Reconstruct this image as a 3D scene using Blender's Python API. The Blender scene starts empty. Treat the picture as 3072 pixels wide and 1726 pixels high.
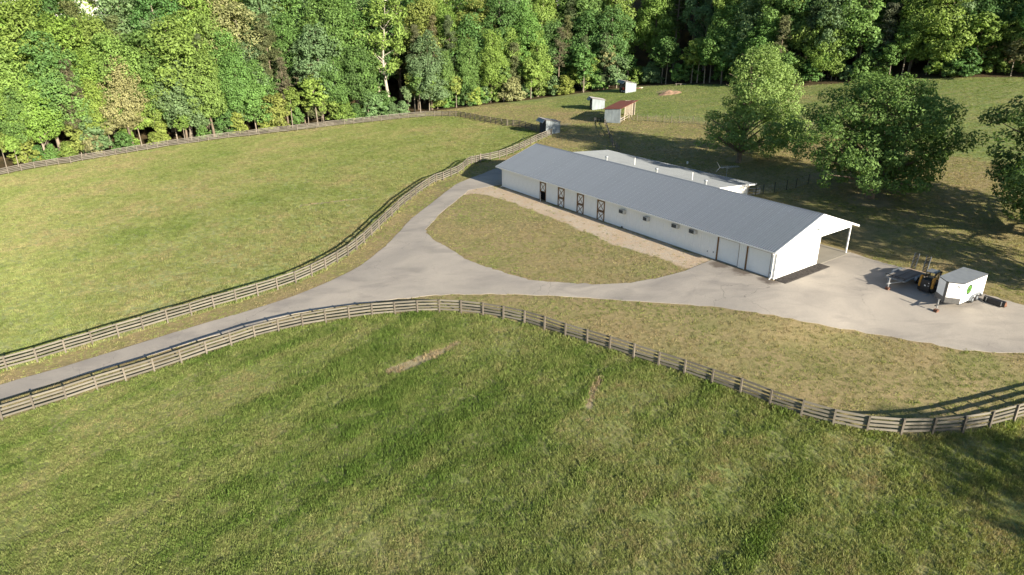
import bpy, bmesh, math, random
import numpy as np
from mathutils import Vector, Matrix, Euler
from mathutils.geometry import delaunay_2d_cdt

random.seed(7)
RNG = np.random.default_rng(7)
scn = bpy.context.scene
COL = scn.collection

# ------------------------------------------------------------------ camera, sky, sun, exposure
H = 28.655277; F = 2046.79; PIT = 0.39352; ROLL = -0.00485      # drone camera, 24 mm equivalent
_f = np.array([0, math.cos(PIT), -math.sin(PIT)]); _r = np.array([1., 0, 0]); _u = np.cross(_r, _f)
CR = _r * math.cos(ROLL) + _u * math.sin(ROLL); CU = -_r * math.sin(ROLL) + _u * math.cos(ROLL); CF = _f
cam = bpy.data.cameras.new('camera'); cam_o = bpy.data.objects.new('camera', cam); COL.objects.link(cam_o)
cam.sensor_width = 36; cam.lens = F / 3072 * 36; cam.clip_start = 0.5; cam.clip_end = 3000
cam_o.matrix_world = Matrix(((CR[0], CU[0], -CF[0], 0), (CR[1], CU[1], -CF[1], 0), (CR[2], CU[2], -CF[2], H), (0, 0, 0, 1)))
scn.camera = cam_o

SUN_EL, SUN_ROT = math.radians(18.0), math.radians(142.4)
SUNV = Vector((math.sin(SUN_ROT) * math.cos(SUN_EL), math.cos(SUN_ROT) * math.cos(SUN_EL), math.sin(SUN_EL)))
w = bpy.data.worlds.new('World'); scn.world = w; w.use_nodes = True
nt = w.node_tree; bg = nt.nodes['Background']
sky = nt.nodes.new('ShaderNodeTexSky'); sky.sky_type = 'NISHITA'; sky.sun_disc = False
sky.sun_elevation = SUN_EL; sky.sun_rotation = SUN_ROT; sky.air_density = 1.0; sky.dust_density = 0.4; sky.ozone_density = 2.5
nt.links.new(sky.outputs[0], bg.inputs[0]); bg.inputs[1].default_value = 0.058
sl = bpy.data.lights.new('sun', 'SUN'); sl.energy = 5.0; sl.angle = math.radians(0.6); sl.color = (1.0, 0.90, 0.74)
so = bpy.data.objects.new('sun', sl); COL.objects.link(so)
so.rotation_euler = (-SUNV).to_track_quat('-Z', 'Y').to_euler(); so.location = (60, -60, 80)
scn.view_settings.view_transform = 'Standard'; scn.view_settings.look = 'None'
scn.view_settings.exposure = 1.58; scn.view_settings.gamma = 1.0

# ------------------------------------------------------------------ terrain function and pixel -> ground
Q = [2.84047, 3.09417, 0.07993, 1.23819, -1.6989, 0.18971, 0.619, -0.10921, 0.41727]
OX, OY, OZ, YAW = 28.51336, 69.03697, 0.7914, 0.62313        # near front corner of the barn
EDGE = np.array([(-170, 95), (-140, 125), (-112, 154), (-88, 171), (-63, 184), (-35, 195), (-11, 203), (19, 206), (34, 206),
                 (45, 199), (56, 186), (67, 171), (92, 158), (106, 149), (140, 128), (180, 105)], float)
def sclamp(x, a, b, k=8.):
    x = np.asarray(x, float)
    lo = a + k * np.log1p(np.exp(np.clip((x - a) / k, -40, 40)))
    return b - k * np.log1p(np.exp(np.clip((b - lo) / k, -40, 40)))
def barn_uv(x, y):
    dx = x - OX; dy = y - OY; c, s = math.cos(YAW), math.sin(YAW)
    return -dx * s + dy * c, dx * c + dy * s
def terr(x, y):
    x = np.asarray(x, float); y = np.asarray(y, float)
    X = sclamp(x, -112, 106) / 50; Y = (sclamp(y, 26, 200) - 90) / 60
    B = [X, Y, X * X, X * Y, Y * Y, X ** 3, X * X * Y, X * Y * Y, Y ** 3]
    z = sum(a * b for a, b in zip(Q, B))
    d = y - np.interp(x, EDGE[:, 0], EDGE[:, 1]) - 6
    z = z + 0.25 * np.clip(d, 0, 120) * np.clip(d / 30, 0, 1)
    u, v = barn_uv(x, y)
    du = np.maximum(np.maximum(-1.5 - u, u - 53), 0); dv = np.maximum(np.maximum(-1.5 - v, v - 16), 0)
    k = np.clip(1 - np.hypot(du, dv) / 11, 0, 1); k = k * k * (3 - 2 * k)
    return z * (1 - k) + k * (OZ - .06)
def T(x, y): return float(terr(x, y))
def ground(px):
    px = np.atleast_2d(np.asarray(px, float))
    d = CF + ((px[:, 0] - 1536) / F)[:, None] * CR - ((px[:, 1] - 863) / F)[:, None] * CU
    n = len(d); ts = np.arange(18, 420, .5)
    P = d[:, None, :] * ts[None, :, None]
    g = P[..., 2] + H - terr(P[..., 0], P[..., 1])
    i = np.maximum(np.where((g < 0).any(1), (g < 0).argmax(1), len(ts) - 1), 1)
    r = np.arange(n); a = g[r, i - 1]; b = g[r, i]
    p = d * (ts[i - 1] + .5 * a / (a - b))[:, None]; p[:, 2] = terr(p[:, 0], p[:, 1])
    return p
def zoomed(ox, oy, k, pts): return [(ox + x * k, oy + y * k) for x, y in pts]
def barn_w(u, v, z=0):                                            # barn-local to world
    c, s = math.cos(YAW), math.sin(YAW)
    return (OX - u * s + v * c, OY + u * c + v * s, OZ + z)

# ------------------------------------------------------------------ numeric noise and polygons
def vnoise(x, y, s):
    ix = np.floor(x); iy = np.floor(y); fx = x - ix; fy = y - iy
    fx = fx * fx * (3 - 2 * fx); fy = fy * fy * (3 - 2 * fy)
    def h(a, b):
        t = np.sin(a * 127.1 + b * 311.7 + s * 74.7) * 43758.5453; return t - np.floor(t)
    return (h(ix, iy) * (1 - fx) + h(ix + 1, iy) * fx) * (1 - fy) + (h(ix, iy + 1) * (1 - fx) + h(ix + 1, iy + 1) * fx) * fy
def fbm(x, y, sc, octv=3, s=0):
    o = 0; a = .5; t = 0
    for k in range(octv):
        o = o + a * vnoise(x / sc + 17.3 * k, y / sc - 9.1 * k, s + k); t += a; a *= .55; sc *= .5
    return o / t
def inside(x, y, poly):
    poly = np.asarray(poly)[:, :2]; r = np.zeros(np.shape(x), bool); n = len(poly)
    for i in range(n):
        x0, y0 = poly[i]; x1, y1 = poly[(i + 1) % n]
        c = ((y0 > y) != (y1 > y)) & (x < (x1 - x0) * (y - y0) / (y1 - y0 + 1e-12) + x0); r ^= c
    return r
def dist_line(x, y, pl):
    pl = np.asarray(pl)[:, :2]; best = np.full(np.shape(x), 1e9)
    for a, b in zip(pl[:-1], pl[1:]):
        d = b - a; t = np.clip(((x - a[0]) * d[0] + (y - a[1]) * d[1]) / (d @ d + 1e-9), 0, 1)
        best = np.minimum(best, np.hypot(x - a[0] - t * d[0], y - a[1] - t * d[1]))
    return best
def signed(x, y, poly):
    p = np.vstack([np.asarray(poly)[:, :2], np.asarray(poly)[:1, :2]])
    d = dist_line(x, y, p); return np.where(inside(x, y, poly), d, -d)
def smooth(a, b, x):
    t = np.clip((x - a) / (b - a), 0, 1); return t * t * (3 - 2 * t)

# ------------------------------------------------------------------ object helpers
def tag(o, label=None, cat=None, group=None, kind=None):
    if label: o['label'] = label
    if cat: o['category'] = cat
    if group: o['group'] = group
    if kind: o['kind'] = kind
    return o
def link(name, mesh, parent=None, loc=(0, 0, 0), rot=(0, 0, 0), scale=(1, 1, 1)):
    o = bpy.data.objects.new(name, mesh); COL.objects.link(o)
    o.parent = parent; o.location = loc; o.rotation_euler = rot; o.scale = scale
    return o
def empty(name, loc, rz=0, label=None, cat=None, group=None, rot=None):
    o = bpy.data.objects.new(name, None); COL.objects.link(o); o.location = loc
    o.rotation_euler = rot if rot else (0, 0, rz); o.empty_display_size = .3
    return tag(o, label, cat, group)
class MB:
    def __init__(s): s.v = []; s.f = []
    def add(s, vs, fs):
        n = len(s.v); s.v += [tuple(map(float, p)) for p in vs]; s.f += [tuple(i + n for i in f) for f in fs]; return s
    def box(s, x0, x1, y0, y1, z0, z1, M=None):
        vs = [(x, y, z) for z in (z0, z1) for x, y in ((x0, y0), (x1, y0), (x1, y1), (x0, y1))]
        if M: vs = [M @ Vector(p) for p in vs]
        return s.add(vs, [(3, 2, 1, 0), (4, 5, 6, 7), (0, 1, 5, 4), (1, 2, 6, 5), (2, 3, 7, 6), (3, 0, 4, 7)])
    def bar(s, a, b, wd, ht, up=(0, 0, 1)):
        a = Vector(a); b = Vector(b); d = (b - a); L = d.length; d.normalize()
        x = d.cross(Vector(up)); 
        if x.length < 1e-4: x = d.cross(Vector((0, 1, 0)))
        x.normalize(); z = x.cross(d)
        M = Matrix(((x.x, d.x, z.x, a.x), (x.y, d.y, z.y, a.y), (x.z, d.z, z.z, a.z), (0, 0, 0, 1)))
        return s.box(-wd / 2, wd / 2, 0, L, -ht / 2, ht / 2, M)
    def tube(s, pts, rad, n=8, cap=True):
        pts = [Vector(p) for p in pts]; rad = rad if hasattr(rad, '__len__') else [rad] * len(pts)
        rings = []
        for i, p in enumerate(pts):
            d = (pts[min(i + 1, len(pts) - 1)] - pts[max(i - 1, 0)]).normalized()
            x = d.cross(Vector((0, 0, 1)))
            if x.length < 1e-3: x = Vector((1, 0, 0))
            x.normalize(); y = d.cross(x)
            rings.append([p + (x * math.cos(2 * math.pi * k / n) + y * math.sin(2 * math.pi * k / n)) * rad[i] for k in range(n)])
        vs = [p for r in rings for p in r]; fs = []
        for i in range(len(rings) - 1):
            for k in range(n): fs.append((i * n + k, i * n + (k + 1) % n, (i + 1) * n + (k + 1) % n, (i + 1) * n + k))
        if cap: fs += [tuple(range(n - 1, -1, -1)), tuple((len(rings) - 1) * n + k for k in range(n))]
        return s.add(vs, fs)
    def prism(s, poly, axis, a, b):                                # 2-D outline pushed along axis (0 x, 1 y, 2 z)
        def P(p, t):
            q = list(p); q.insert(axis, t); return q
        n = len(poly)
        vs = [P(p, a) for p in poly] + [P(p, b) for p in poly]
        return s.add(vs, [tuple(range(n))[::-1], tuple(range(n, 2 * n))] + [(i, (i + 1) % n, (i + 1) % n + n, i + n) for i in range(n)])
    def mesh(s, name, mat, fix=True):
        m = bpy.data.meshes.new(name); m.from_pydata(s.v, [], s.f)
        if fix:
            bm = bmesh.new(); bm.from_mesh(m); bmesh.ops.recalc_face_normals(bm, faces=bm.faces); bm.to_mesh(m); bm.free()
        for k in (mat if isinstance(mat, (list, tuple)) else [mat]): m.materials.append(k)
        return m
    def obj(s, name, mat, parent=None, loc=(0, 0, 0), rot=(0, 0, 0), bevel=0, smoothing=False):
        o = link(name, s.mesh(name, mat), parent, loc, rot)
        if bevel:
            b = o.modifiers.new('bevel', 'BEVEL'); b.width = bevel; b.segments = 2; b.limit_method = 'ANGLE'
        if smoothing:
            for p in o.data.polygons: p.use_smooth = True
        return o

# ------------------------------------------------------------------ materials
class NT:
    def __init__(s, name):
        s.m = bpy.data.materials.new(name); s.m.use_nodes = True; s.t = s.m.node_tree; s.t.nodes.clear()
        s.out = s.n('ShaderNodeOutputMaterial')
    def n(s, typ, **kw):
        x = s.t.nodes.new(typ)
        for k, v in kw.items(): setattr(x, k, v)
        return x
    def l(s, a, b): s.t.links.new(a, b)
    def coord(s, obj=False):
        if obj: return s.n('ShaderNodeTexCoord').outputs['Object']
        return s.n('ShaderNodeNewGeometry').outputs['Position']
    def noise(s, vec, scale, detail=3, rough=.55, dist=0, stretch=None):
        if stretch:
            mp = s.n('ShaderNodeMapping'); mp.inputs['Scale'].default_value = stretch; s.l(vec, mp.inputs['Vector']); vec = mp.outputs[0]
        x = s.n('ShaderNodeTexNoise'); x.inputs['Scale'].default_value = scale; x.inputs['Detail'].default_value = detail
        x.inputs['Roughness'].default_value = rough; x.inputs['Distortion'].default_value = dist
        s.l(vec, x.inputs['Vector']); return x.outputs['Fac']
    def ramp(s, fac, stops):
        x = s.n('ShaderNodeValToRGB'); cr = x.color_ramp
        while len(cr.elements) < len(stops): cr.elements.new(.5)
        for e, (p, c) in zip(cr.elements, stops):
            e.position = p; e.color = (c, c, c, 1) if not hasattr(c, '__len__') else (*c, 1)
        s.l(fac, x.inputs[0]); return x.outputs[0]
    def mix(s, fac, a, b, typ='MIX'):
        x = s.n('ShaderNodeMix', data_type='RGBA', blend_type=typ)
        for sock, val in ((x.inputs[0], fac), (x.inputs[6], a), (x.inputs[7], b)):
            if hasattr(val, 'is_output'): s.l(val, sock)
            elif hasattr(val, '__len__'): sock.default_value = (*val, 1)
            else: sock.default_value = val
        return x.outputs[2]
    def math(s, op, a, b=0., c=None, clamp=False):
        x = s.n('ShaderNodeMath', operation=op); x.use_clamp = clamp
        for i, val in enumerate((a, b) if c is None else (a, b, c)):
            if hasattr(val, 'is_output'): s.l(val, x.inputs[i])
            else: x.inputs[i].default_value = val
        return x.outputs[0]
    def attr(s, name, typ='GEOMETRY'):
        x = s.n('ShaderNodeAttribute', attribute_name=name, attribute_type=typ); return x.outputs['Fac']
    def bsdf(s, color, rough=.8, metal=0., bump=None, bstr=.3, bdist=.02, spec=.3):
        b = s.n('ShaderNodeBsdfPrincipled'); 
        for sock, val in ((b.inputs['Base Color'], color), (b.inputs['Roughness'], rough), (b.inputs['Metallic'], metal)):
            if hasattr(val, 'is_output'): s.l(val, sock)
            elif hasattr(val, '__len__'): sock.default_value = (*val, 1)
            else: sock.default_value = val
        b.inputs['Specular IOR Level'].default_value = spec
        if bump is not None:
            k = s.n('ShaderNodeBump'); k.inputs['Strength'].default_value = bstr; k.inputs['Distance'].default_value = bdist
            s.l(bump, k.inputs['Height']); s.l(k.outputs[0], b.inputs['Normal'])
        s.l(b.outputs[0], s.out.inputs[0]); return b
def plain(name, col, rough=.6, metal=0., var=.12, scale=3., obj=True, spec=.35, rnd=0.):
    t = NT(name); c = t.coord(obj)
    n = t.noise(c, scale, 5, .6); n2 = t.noise(c, scale * 9, 2)
    f = t.math('ADD', t.math('MULTIPLY', n, .7), t.math('MULTIPLY', n2, .3))
    k = t.ramp(f, [(.25, 1 - var * 1.6), (.75, 1 + var)])
    if rnd:
        oi = t.n('ShaderNodeObjectInfo'); r = t.math('MULTIPLY_ADD', oi.outputs['Random'], 2 * rnd, 1 - rnd)
        k = t.mix(1., k, r, 'MULTIPLY')
    t.bsdf(t.mix(1., col, k, 'MULTIPLY'), rough, metal, n2, .12, .01, spec); return t.m
M = {}
M['white_paint'] = plain('white_paint', (.80, .80, .78), .55, var=.05, scale=.8)
M['white_trim'] = plain('white_trim', (.80, .79, .76), .5, var=.05)
M['brown_paint'] = plain('brown_paint', (.17, .085, .025), .6, var=.2)
M['dark'] = plain('dark_interior', (.02, .02, .022), .9, var=.2)
M['black_paint'] = plain('black_paint', (.018, .019, .022), .4, var=.3, spec=.5)
M['tyre'] = plain('rubber', (.025, .025, .026), .85, var=.25)
M['steel'] = plain('bare_steel', (.42, .43, .44), .42, .8, var=.15)
M['dull_steel'] = plain('dull_grey_steel', (.20, .22, .24), .5, .4, var=.25)
M['vent'] = plain('galvanised', (.34, .36, .37), .45, .5, var=.12)
M['yellow'] = plain('yellow_paint', (.42, .20, .02), .45, var=.14, spec=.5)
M['red_paint'] = plain('faded_red_paint', (.42, .075, .045), .6, var=.2)
M['rust'] = plain('rust', (.15, .07, .04), .9, var=.35)
M['beige'] = plain('bare_beige_plank', (.46, .34, .22), .8, var=.15, rnd=.1)
M['wood_block'] = plain('wood_block', (.13, .062, .040), .85, var=.25)
M['concrete'] = plain('concrete', (.26, .24, .20), .9, var=.12, scale=.7)
M['appliance_grey'] = plain('appliance_grey', (.52, .52, .50), .55, var=.12)
def wood(name, col, rnd=.22):
    t = NT(name); c = t.coord(True); g = t.noise(c, 3.0, 6, .65, .3, (1.2, 14, 14)); s2 = t.noise(c, 1.1, 3)
    oi = t.n('ShaderNodeObjectInfo')
    k = t.ramp(g, [(.3, .62), (.7, 1.2)]); k2 = t.ramp(s2, [(.3, .8), (.7, 1.12)])
    r = t.math('MULTIPLY_ADD', oi.outputs['Random'], 2 * rnd, 1 - rnd)
    cc = t.mix(1., t.mix(1., t.mix(1., col, k, 'MULTIPLY'), k2, 'MULTIPLY'), r, 'MULTIPLY')
    t.bsdf(cc, .9, 0, g, .35, .01, .15); return t.m
M['fence'] = wood('weathered_board', (.155, .142, .118))
M['post'] = wood('weathered_post', (.155, .135, .110))
M['old_wood'] = wood('old_grey_wood', (.16, .14, .115), .3)
M['deck'] = wood('trailer_plank', (.19, .17, .15), .3)
M['pale_wood'] = wood('pale_framing', (.50, .43, .34), .15)
def metal_sheet(name, col, streak=.25, rough=.42, metal=.55, rust=0.):
    t = NT(name); c = t.coord(True); g = t.noise(c, 1.6, 5, .6, .2, (1, 5, .35)); n = t.noise(c, 5, 4)
    k = t.ramp(g, [(.3, 1 - streak), (.72, 1 + streak * .6)]); oi = t.n('ShaderNodeObjectInfo')
    r = t.math('MULTIPLY_ADD', oi.outputs['Random'], .05, .975)
    cc = t.mix(1., t.mix(1., col, k, 'MULTIPLY'), r, 'MULTIPLY')
    if rust:
        cc = t.mix(t.ramp(n, [(.55, 0.), (.75, rust)]), cc, (.19, .09, .05))
    t.bsdf(cc, t.ramp(n, [(.3, rough - .08), (.7, rough + .12)]), metal, None, spec=.4); return t.m
M['roof'] = metal_sheet('galvalume_roof', (.125, .145, .172), .05, .5, .2)
M['annex_roof'] = metal_sheet('dull_metal_roof', (.190, .205, .215), .12, .55, .2)
M['shed_wall'] = metal_sheet('grey_shed_sheet', (.23, .265, .28), .30, .5, .2, .10)
M['shed_roof'] = metal_sheet('worn_shed_roof', (.30, .285, .285), .25, .5, .25, .5)
M['red_roof'] = plain('dark_red_roofing', (.15, .045, .032), .8, var=.2, scale=1.5)
M['bark'] = plain('bark', (.17, .135, .10), .95, var=.4, scale=1.2, rnd=.25, spec=.1)
M['white_bark'] = plain('white_bark', (.36, .33, .275), .9, var=.3, scale=1.5, spec=.1)
M['pale_bark'] = plain('pale_bark', (.24, .205, .16), .95, var=.35, scale=1.2, rnd=.2, spec=.1)

def leaf_mat(name, tr=.3, obj_noise=.55):
    t = NT(name); oi = t.n('ShaderNodeObjectInfo'); c = t.coord(False)
    n = t.noise(c, obj_noise, 3, .6); n2 = t.noise(c, 3.2, 2)
    k = t.ramp(n, [(.28, .66), (.72, 1.32)]); k2 = t.ramp(n2, [(.3, .8), (.7, 1.22)])
    cc = t.mix(1., t.mix(1., oi.outputs['Color'], k, 'MULTIPLY'), k2, 'MULTIPLY')
    cc = t.mix(t.ramp(n2, [(.45, 0.), (.9, .25)]), cc, t.mix(1., cc, (1.3, 1.22, .7), 'MULTIPLY'))
    d = t.n('ShaderNodeBsdfDiffuse'); tl = t.n('ShaderNodeBsdfTranslucent'); g = t.n('ShaderNodeBsdfGlossy'); g.inputs['Roughness'].default_value = .6
    t.l(cc, d.inputs[0]); t.l(t.mix(1., cc, (1.1, 1.2, .5), 'MULTIPLY'), tl.inputs[0]); g.inputs[0].default_value = (.9, .95, 1, 1)
    a = t.n('ShaderNodeMixShader'); a.inputs[0].default_value = tr; t.l(d.outputs[0], a.inputs[1]); t.l(tl.outputs[0], a.inputs[2])
    b = t.n('ShaderNodeMixShader'); b.inputs[0].default_value = .012; t.l(a.outputs[0], b.inputs[1]); t.l(g.outputs[0], b.inputs[2])
    t.l(b.outputs[0], t.out.inputs[0]); return t.m
M['leaf'] = leaf_mat('leaves'); M['needle'] = leaf_mat('needles', .15)
M['oak_leaf'] = leaf_mat('oak_leaves', .34, .8)

def grass_mat(name):
    t = NT(name); tone = t.attr('tone', 'INSTANCER'); b = t.attr('bright', 'INSTANCER')
    cc = t.ramp(tone, [(0., (.108, .172, .038)), (.3, (.180, .230, .068)), (.55, (.250, .272, .104)), (.75, (.310, .272, .140)), (1., (.325, .258, .160))])
    cc = t.mix(1., cc, b, 'MULTIPLY')
    d = t.n('ShaderNodeBsdfDiffuse'); tl = t.n('ShaderNodeBsdfTranslucent'); t.l(cc, d.inputs[0]); t.l(t.mix(1., cc, (1.2, 1.15, .5), 'MULTIPLY'), tl.inputs[0])
    a = t.n('ShaderNodeMixShader'); a.inputs[0].default_value = .35; t.l(d.outputs[0], a.inputs[1]); t.l(tl.outputs[0], a.inputs[2])
    t.l(a.outputs[0], t.out.inputs[0]); return t.m
M['grass'] = grass_mat('grass_blades')

# ------------------------------------------------------------------ outlines of the place (traced, dropped onto the ground)
S1 = 640 / 2572
fB = (zoomed(0, 900, S1, [(425, 1340), (808, 1220), (1178, 1095), (1525, 988), (1868, 880), (2193, 772), (2497, 665)])
      + zoomed(600, 700, S1, [(383, 1370), (668, 1275), (955, 1200), (1245, 1135), (1522, 1087), (1805, 1045), (2082, 1008), (2357, 988)])
      + zoomed(1100, 860, S1, [(617, 325), (880, 318), (1142, 330), (1402, 358), (1648, 398), (1900, 455), (2142, 528), (2392, 615)])
      + zoomed(1700, 940, S1, [(245, 372), (515, 455), (803, 550), (1103, 648), (1415, 748), (1745, 862), (2088, 980), (2442, 1120)])
      + zoomed(2300, 1060, 772 / 2576, [(340, 640), (660, 732), (997, 800), (1338, 830), (1650, 825), (1955, 800), (2222, 757), (2470, 690)]))
fA = (zoomed(0, 900, S1, [(92, 850), (455, 748), (797, 640), (1122, 545), (1435, 447), (1732, 360), (2025, 272), (2312, 188)])
      + zoomed(600, 700, S1, [(175, 908), (440, 833), (700, 755), (938, 682), (1158, 605), (1350, 520), (1517, 440), (1660, 358), (1790, 278), (1893, 203), (1985, 125)])
      + zoomed(1000, 440, S1, [(467, 1085), (555, 1000), (632, 920), (712, 850), (787, 775), (863, 703), (935, 650), (998, 600), (1070, 545), (1150, 490), (1240, 435), (1328, 410), (1420, 370), (1502, 335), (1570, 290)]))
fG = zoomed(1000, 440, S1, [(1570, 290), (1622, 237), (1668, 215), (1722, 207), (1770, 195)])
fA2 = zoomed(1000, 440, S1, [(1770, 195), (1895, 172), (2002, 145), (2087, 118), (2170, 88), (2243, 55)]) + [(1574, 446), (1592, 437), (1608, 428), (1625, 421), (1640, 415), (1654, 409)]
c_ = 800 / 2576
fC = (zoomed(0, 320, c_, [(83, 652), (210, 625), (337, 600), (455, 583), (570, 563), (686, 550), (797, 525), (907, 510), (1017, 492), (1123, 472), (1227, 455), (1327, 437), (1425, 423), (1525, 405), (1625, 388), (1723, 375), (1823, 362), (1920, 350), (2015, 333), (2115, 320), (2212, 307), (2310, 297), (2407, 288)])
      + zoomed(760, 320, c_, [(57, 275), (152, 262), (240, 252), (335, 243), (427, 232), (520, 222), (612, 212), (702, 200), (792, 190), (882, 180), (972, 170), (1060, 160), (1150, 152), (1237, 142), (1322, 133), (1408, 123), (1497, 115), (1582, 108), (1665, 102), (1747, 100), (1827, 98), (1897, 100)]))
fC2 = zoomed(760, 320, c_, [(1897, 100), (1957, 103), (2005, 108), (2050, 116), (2097, 125), (2140, 134), (2190, 146), (2238, 155), (2290, 165), (2342, 172), (2395, 182), (2450, 190), (2508, 195), (2568, 200)]) + [(1577, 387), (1595, 393), (1610, 399)]
gB, gA, gG, gA2, gC, gC2 = [ground(p) for p in (fB, fA, fG, fA2, fC, fC2)]
def extend(g, k, n, first=True):                                   # carry a run on past the frame
    a, b = (g[0], g[1]) if first else (g[-1], g[-2]); d = (a - b); d[2] = 0; d = d / np.hypot(*d[:2]) * k
    new = [a + d * (i + 1) for i in range(n)]
    for p in new: p[2] = terr(p[0], p[1])
    return np.vstack([np.array(new[::-1]), g]) if first else np.vstack([g, np.array(new)])
gB = extend(extend(gB, 2.44, 4), 2.4, 4, False); gA = extend(gA, 2.5, 4); gC = extend(gC, 2.45, 4)

drive_px = ([(-260, 1237), (0, 1157), (200, 1098), (420, 1030), (600, 975), (675, 954), (750, 932), (861, 896), (953, 860), (1023, 829), (1082, 798), (1134, 758), (1162, 734), (1199, 696), (1236, 656), (1274, 627), (1311, 597), (1348, 569), (1373, 552), (1408, 537), (1448, 522), (1493, 504), (1550, 486), (1600, 478), (1630, 500)])
bw = [barn_w(53.5, 8), barn_w(52.6, -.6)]
drive_px2 = [(1403, 572), (1398, 579), (1361, 609), (1323, 639), (1299, 666), (1280, 686), (1277, 696), (1294, 714), (1331, 739), (1377, 766), (1415, 786), (1461, 802), (1502, 814), (1564, 833), (1611, 843), (1673, 847.5), (1735, 851), (1797, 853), (1874, 850), (1952, 839), (2010, 826), (2055, 814), (2100, 795), (2133, 782)]
bw2 = [barn_w(8.6, -.35), barn_w(-.35, -.35), barn_w(-.35, 15.2)]
drive_px3 = [(2620, 782), (2695, 802), (2830, 842), (2950, 882), (3006, 899), (3072, 918), (3300, 985), (3400, 1095), (3200, 1078), (3072, 1059), (2980, 1055), (2870, 1047), (2760, 1026), (2600, 998), (2452, 975), (2349, 952), (2224, 934), (2100, 918), (1952, 907), (1797, 897), (1642, 886), (1517, 883), (1423, 883), (1324, 886), (1259, 892), (1200, 897), (1170, 900), (1073, 914), (973, 927), (849, 952), (724, 987), (600, 1020), (420, 1076), (200, 1140), (0, 1203), (-260, 1285)]
drive = np.vstack([ground(drive_px)[:, :2], np.array(bw)[:, :2], ground(drive_px2)[:, :2], np.array(bw2)[:, :2], ground(drive_px3)[:, :2]])
dirt_px = [(1395, 590), (1404, 570), (1500, 563), (1560, 575)]
dirt = np.vstack([ground([(1384, 585), (1404, 568), (1440, 560), (1490, 562)])[:, :2], np.array([barn_w(51, -.2), barn_w(8.2, -.2)])[:, :2],
                  ground([(2133, 782), (2100, 797), (2062, 803), (2000, 782), (1945, 765), (1880, 748), (1830, 728), (1768, 703), (1720, 684), (1660, 655), (1600, 631), (1540, 611), (1470, 588), (1420, 580)])[:, :2]])
pasture = np.vstack([gB[:, :2], [(75, 60), (90, 10), (60, -20), (-80, -20), (-110, 30)]])
paddock = np.vstack([gA[:, :2], gG[1:, :2], gA2[1:, :2], gC2[::-1][:, :2], gC[::-1][1:, :2], [(-150, 120), (-120, 40)]])
woodpoly = np.vstack([EDGE, [(400, 105), (400, 600), (-400, 600), (-400, 95)]])
bare = [(ground([(1180, 1112), (1250, 1085), (1310, 1060)]), .75), (ground([(1310, 1060), (1375, 1028)]), .35), (ground([(1800, 1140), (1780, 1175), (1768, 1225)]), .38), (ground([(1752, 1258), (1770, 1262)]), .28),
        (ground([(905, 617), (960, 611), (1025, 603), (1100, 595)]), .42)]

# ------------------------------------------------------------------ ground sheet
xs = np.concatenate([-1400 + np.arange(0, 24) ** 1.0 * 40, np.arange(-480, -130, 10), np.arange(-130, 125, .75), np.arange(125, 480, 10), np.arange(480, 1440, 40)])
ys = np.concatenate([np.arange(-700, 0, 50), np.arange(0, 24, 3), np.arange(24, 215, .75), np.arange(215, 420, 10), np.arange(420, 1900, 50)])
GX, GY = np.meshgrid(xs, ys); GZ = terr(GX, GY) + (fbm(GX, GY, 9, 3, 3) - .5) * .16
m = bpy.data.meshes.new('ground'); nx, ny = len(xs), len(ys)
m.vertices.add(nx * ny); m.vertices.foreach_set('co', np.stack([GX, GY, GZ], -1).ravel())
ii = (np.arange(ny - 1)[:, None] * nx + np.arange(nx - 1)[None, :]).ravel()
quads = np.stack([ii, ii + 1, ii + nx + 1, ii + nx], 1)
m.loops.add(quads.size); m.loops.foreach_set('vertex_index', quads.ravel())
m.polygons.add(len(quads)); m.polygons.foreach_set('loop_start', np.arange(len(quads)) * 4); m.polygons.foreach_set('loop_total', np.full(len(quads), 4))
m.polygons.foreach_set('use_smooth', np.ones(len(quads), bool)); m.update()
fx, fy = GX.ravel(), GY.ravel()
def put(mesh, name, val, dom='POINT'):
    a = mesh.attributes.new(name, 'FLOAT', dom); a.data.foreach_set('value', np.asarray(val, np.float32))
core = (np.abs(fx) < 160) & (fy > -25) & (fy < 260)
def mask(fn, fill):
    r = np.full(len(fx), fill, float); r[core] = fn(fx[core], fy[core]); return r
put(m, 'pasture', mask(lambda x, y: smooth(-.6, .6, signed(x, y, pasture)), 0))
put(m, 'paddock', mask(lambda x, y: smooth(-.6, .6, signed(x, y, paddock)), 0))
put(m, 'dirt', mask(lambda x, y: smooth(-.9, .9, signed(x, y, dirt)), 0))
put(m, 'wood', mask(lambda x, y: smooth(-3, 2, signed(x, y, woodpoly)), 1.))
def bare_fn(x, y):
    r = np.zeros(len(x))
    for pl, wd in bare: r = np.maximum(r, 1 - smooth(wd * .5, wd * 1.3, dist_line(x, y, pl)))
    for px_, rr in (((2000, 275), 4.5), ((1690, 375), 3.0), ((2220, 478), 4.0), ((2610, 600), 5.0)):
        c = ground([px_])[0]; r = np.maximum(r, .8 * (1 - smooth(rr * .3, rr, np.hypot(x - c[0], y - c[1]))))
    return r
put(m, 'bare', mask(bare_fn, 0))
put(m, 'edge', mask(lambda x, y: 1 - smooth(.05, 1.6, np.abs(signed(x, y, drive))), 0))
def far_fn(x, y):                                                  # the hayfield beyond the barn
    return smooth(0, 12, (y - 148) * .6 + (x - 32) * .8)
put(m, 'field', mask(far_fn, 1.))
t = NT('ground'); c = t.coord()
big = t.noise(c, .045, 4, .6); mid = t.noise(c, .25, 5, .6); fine = t.noise(c, 2.2, 5, .7); vf = t.noise(c, 9, 3, .7)
def edged(a, amt=.55): return t.math('MULTIPLY_ADD', t.math('SUBTRACT', mid, .5), amt, t.attr(a), True)
def sharp(a): return t.ramp(a, [(.38, 0.), (.62, 1.)])
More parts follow.
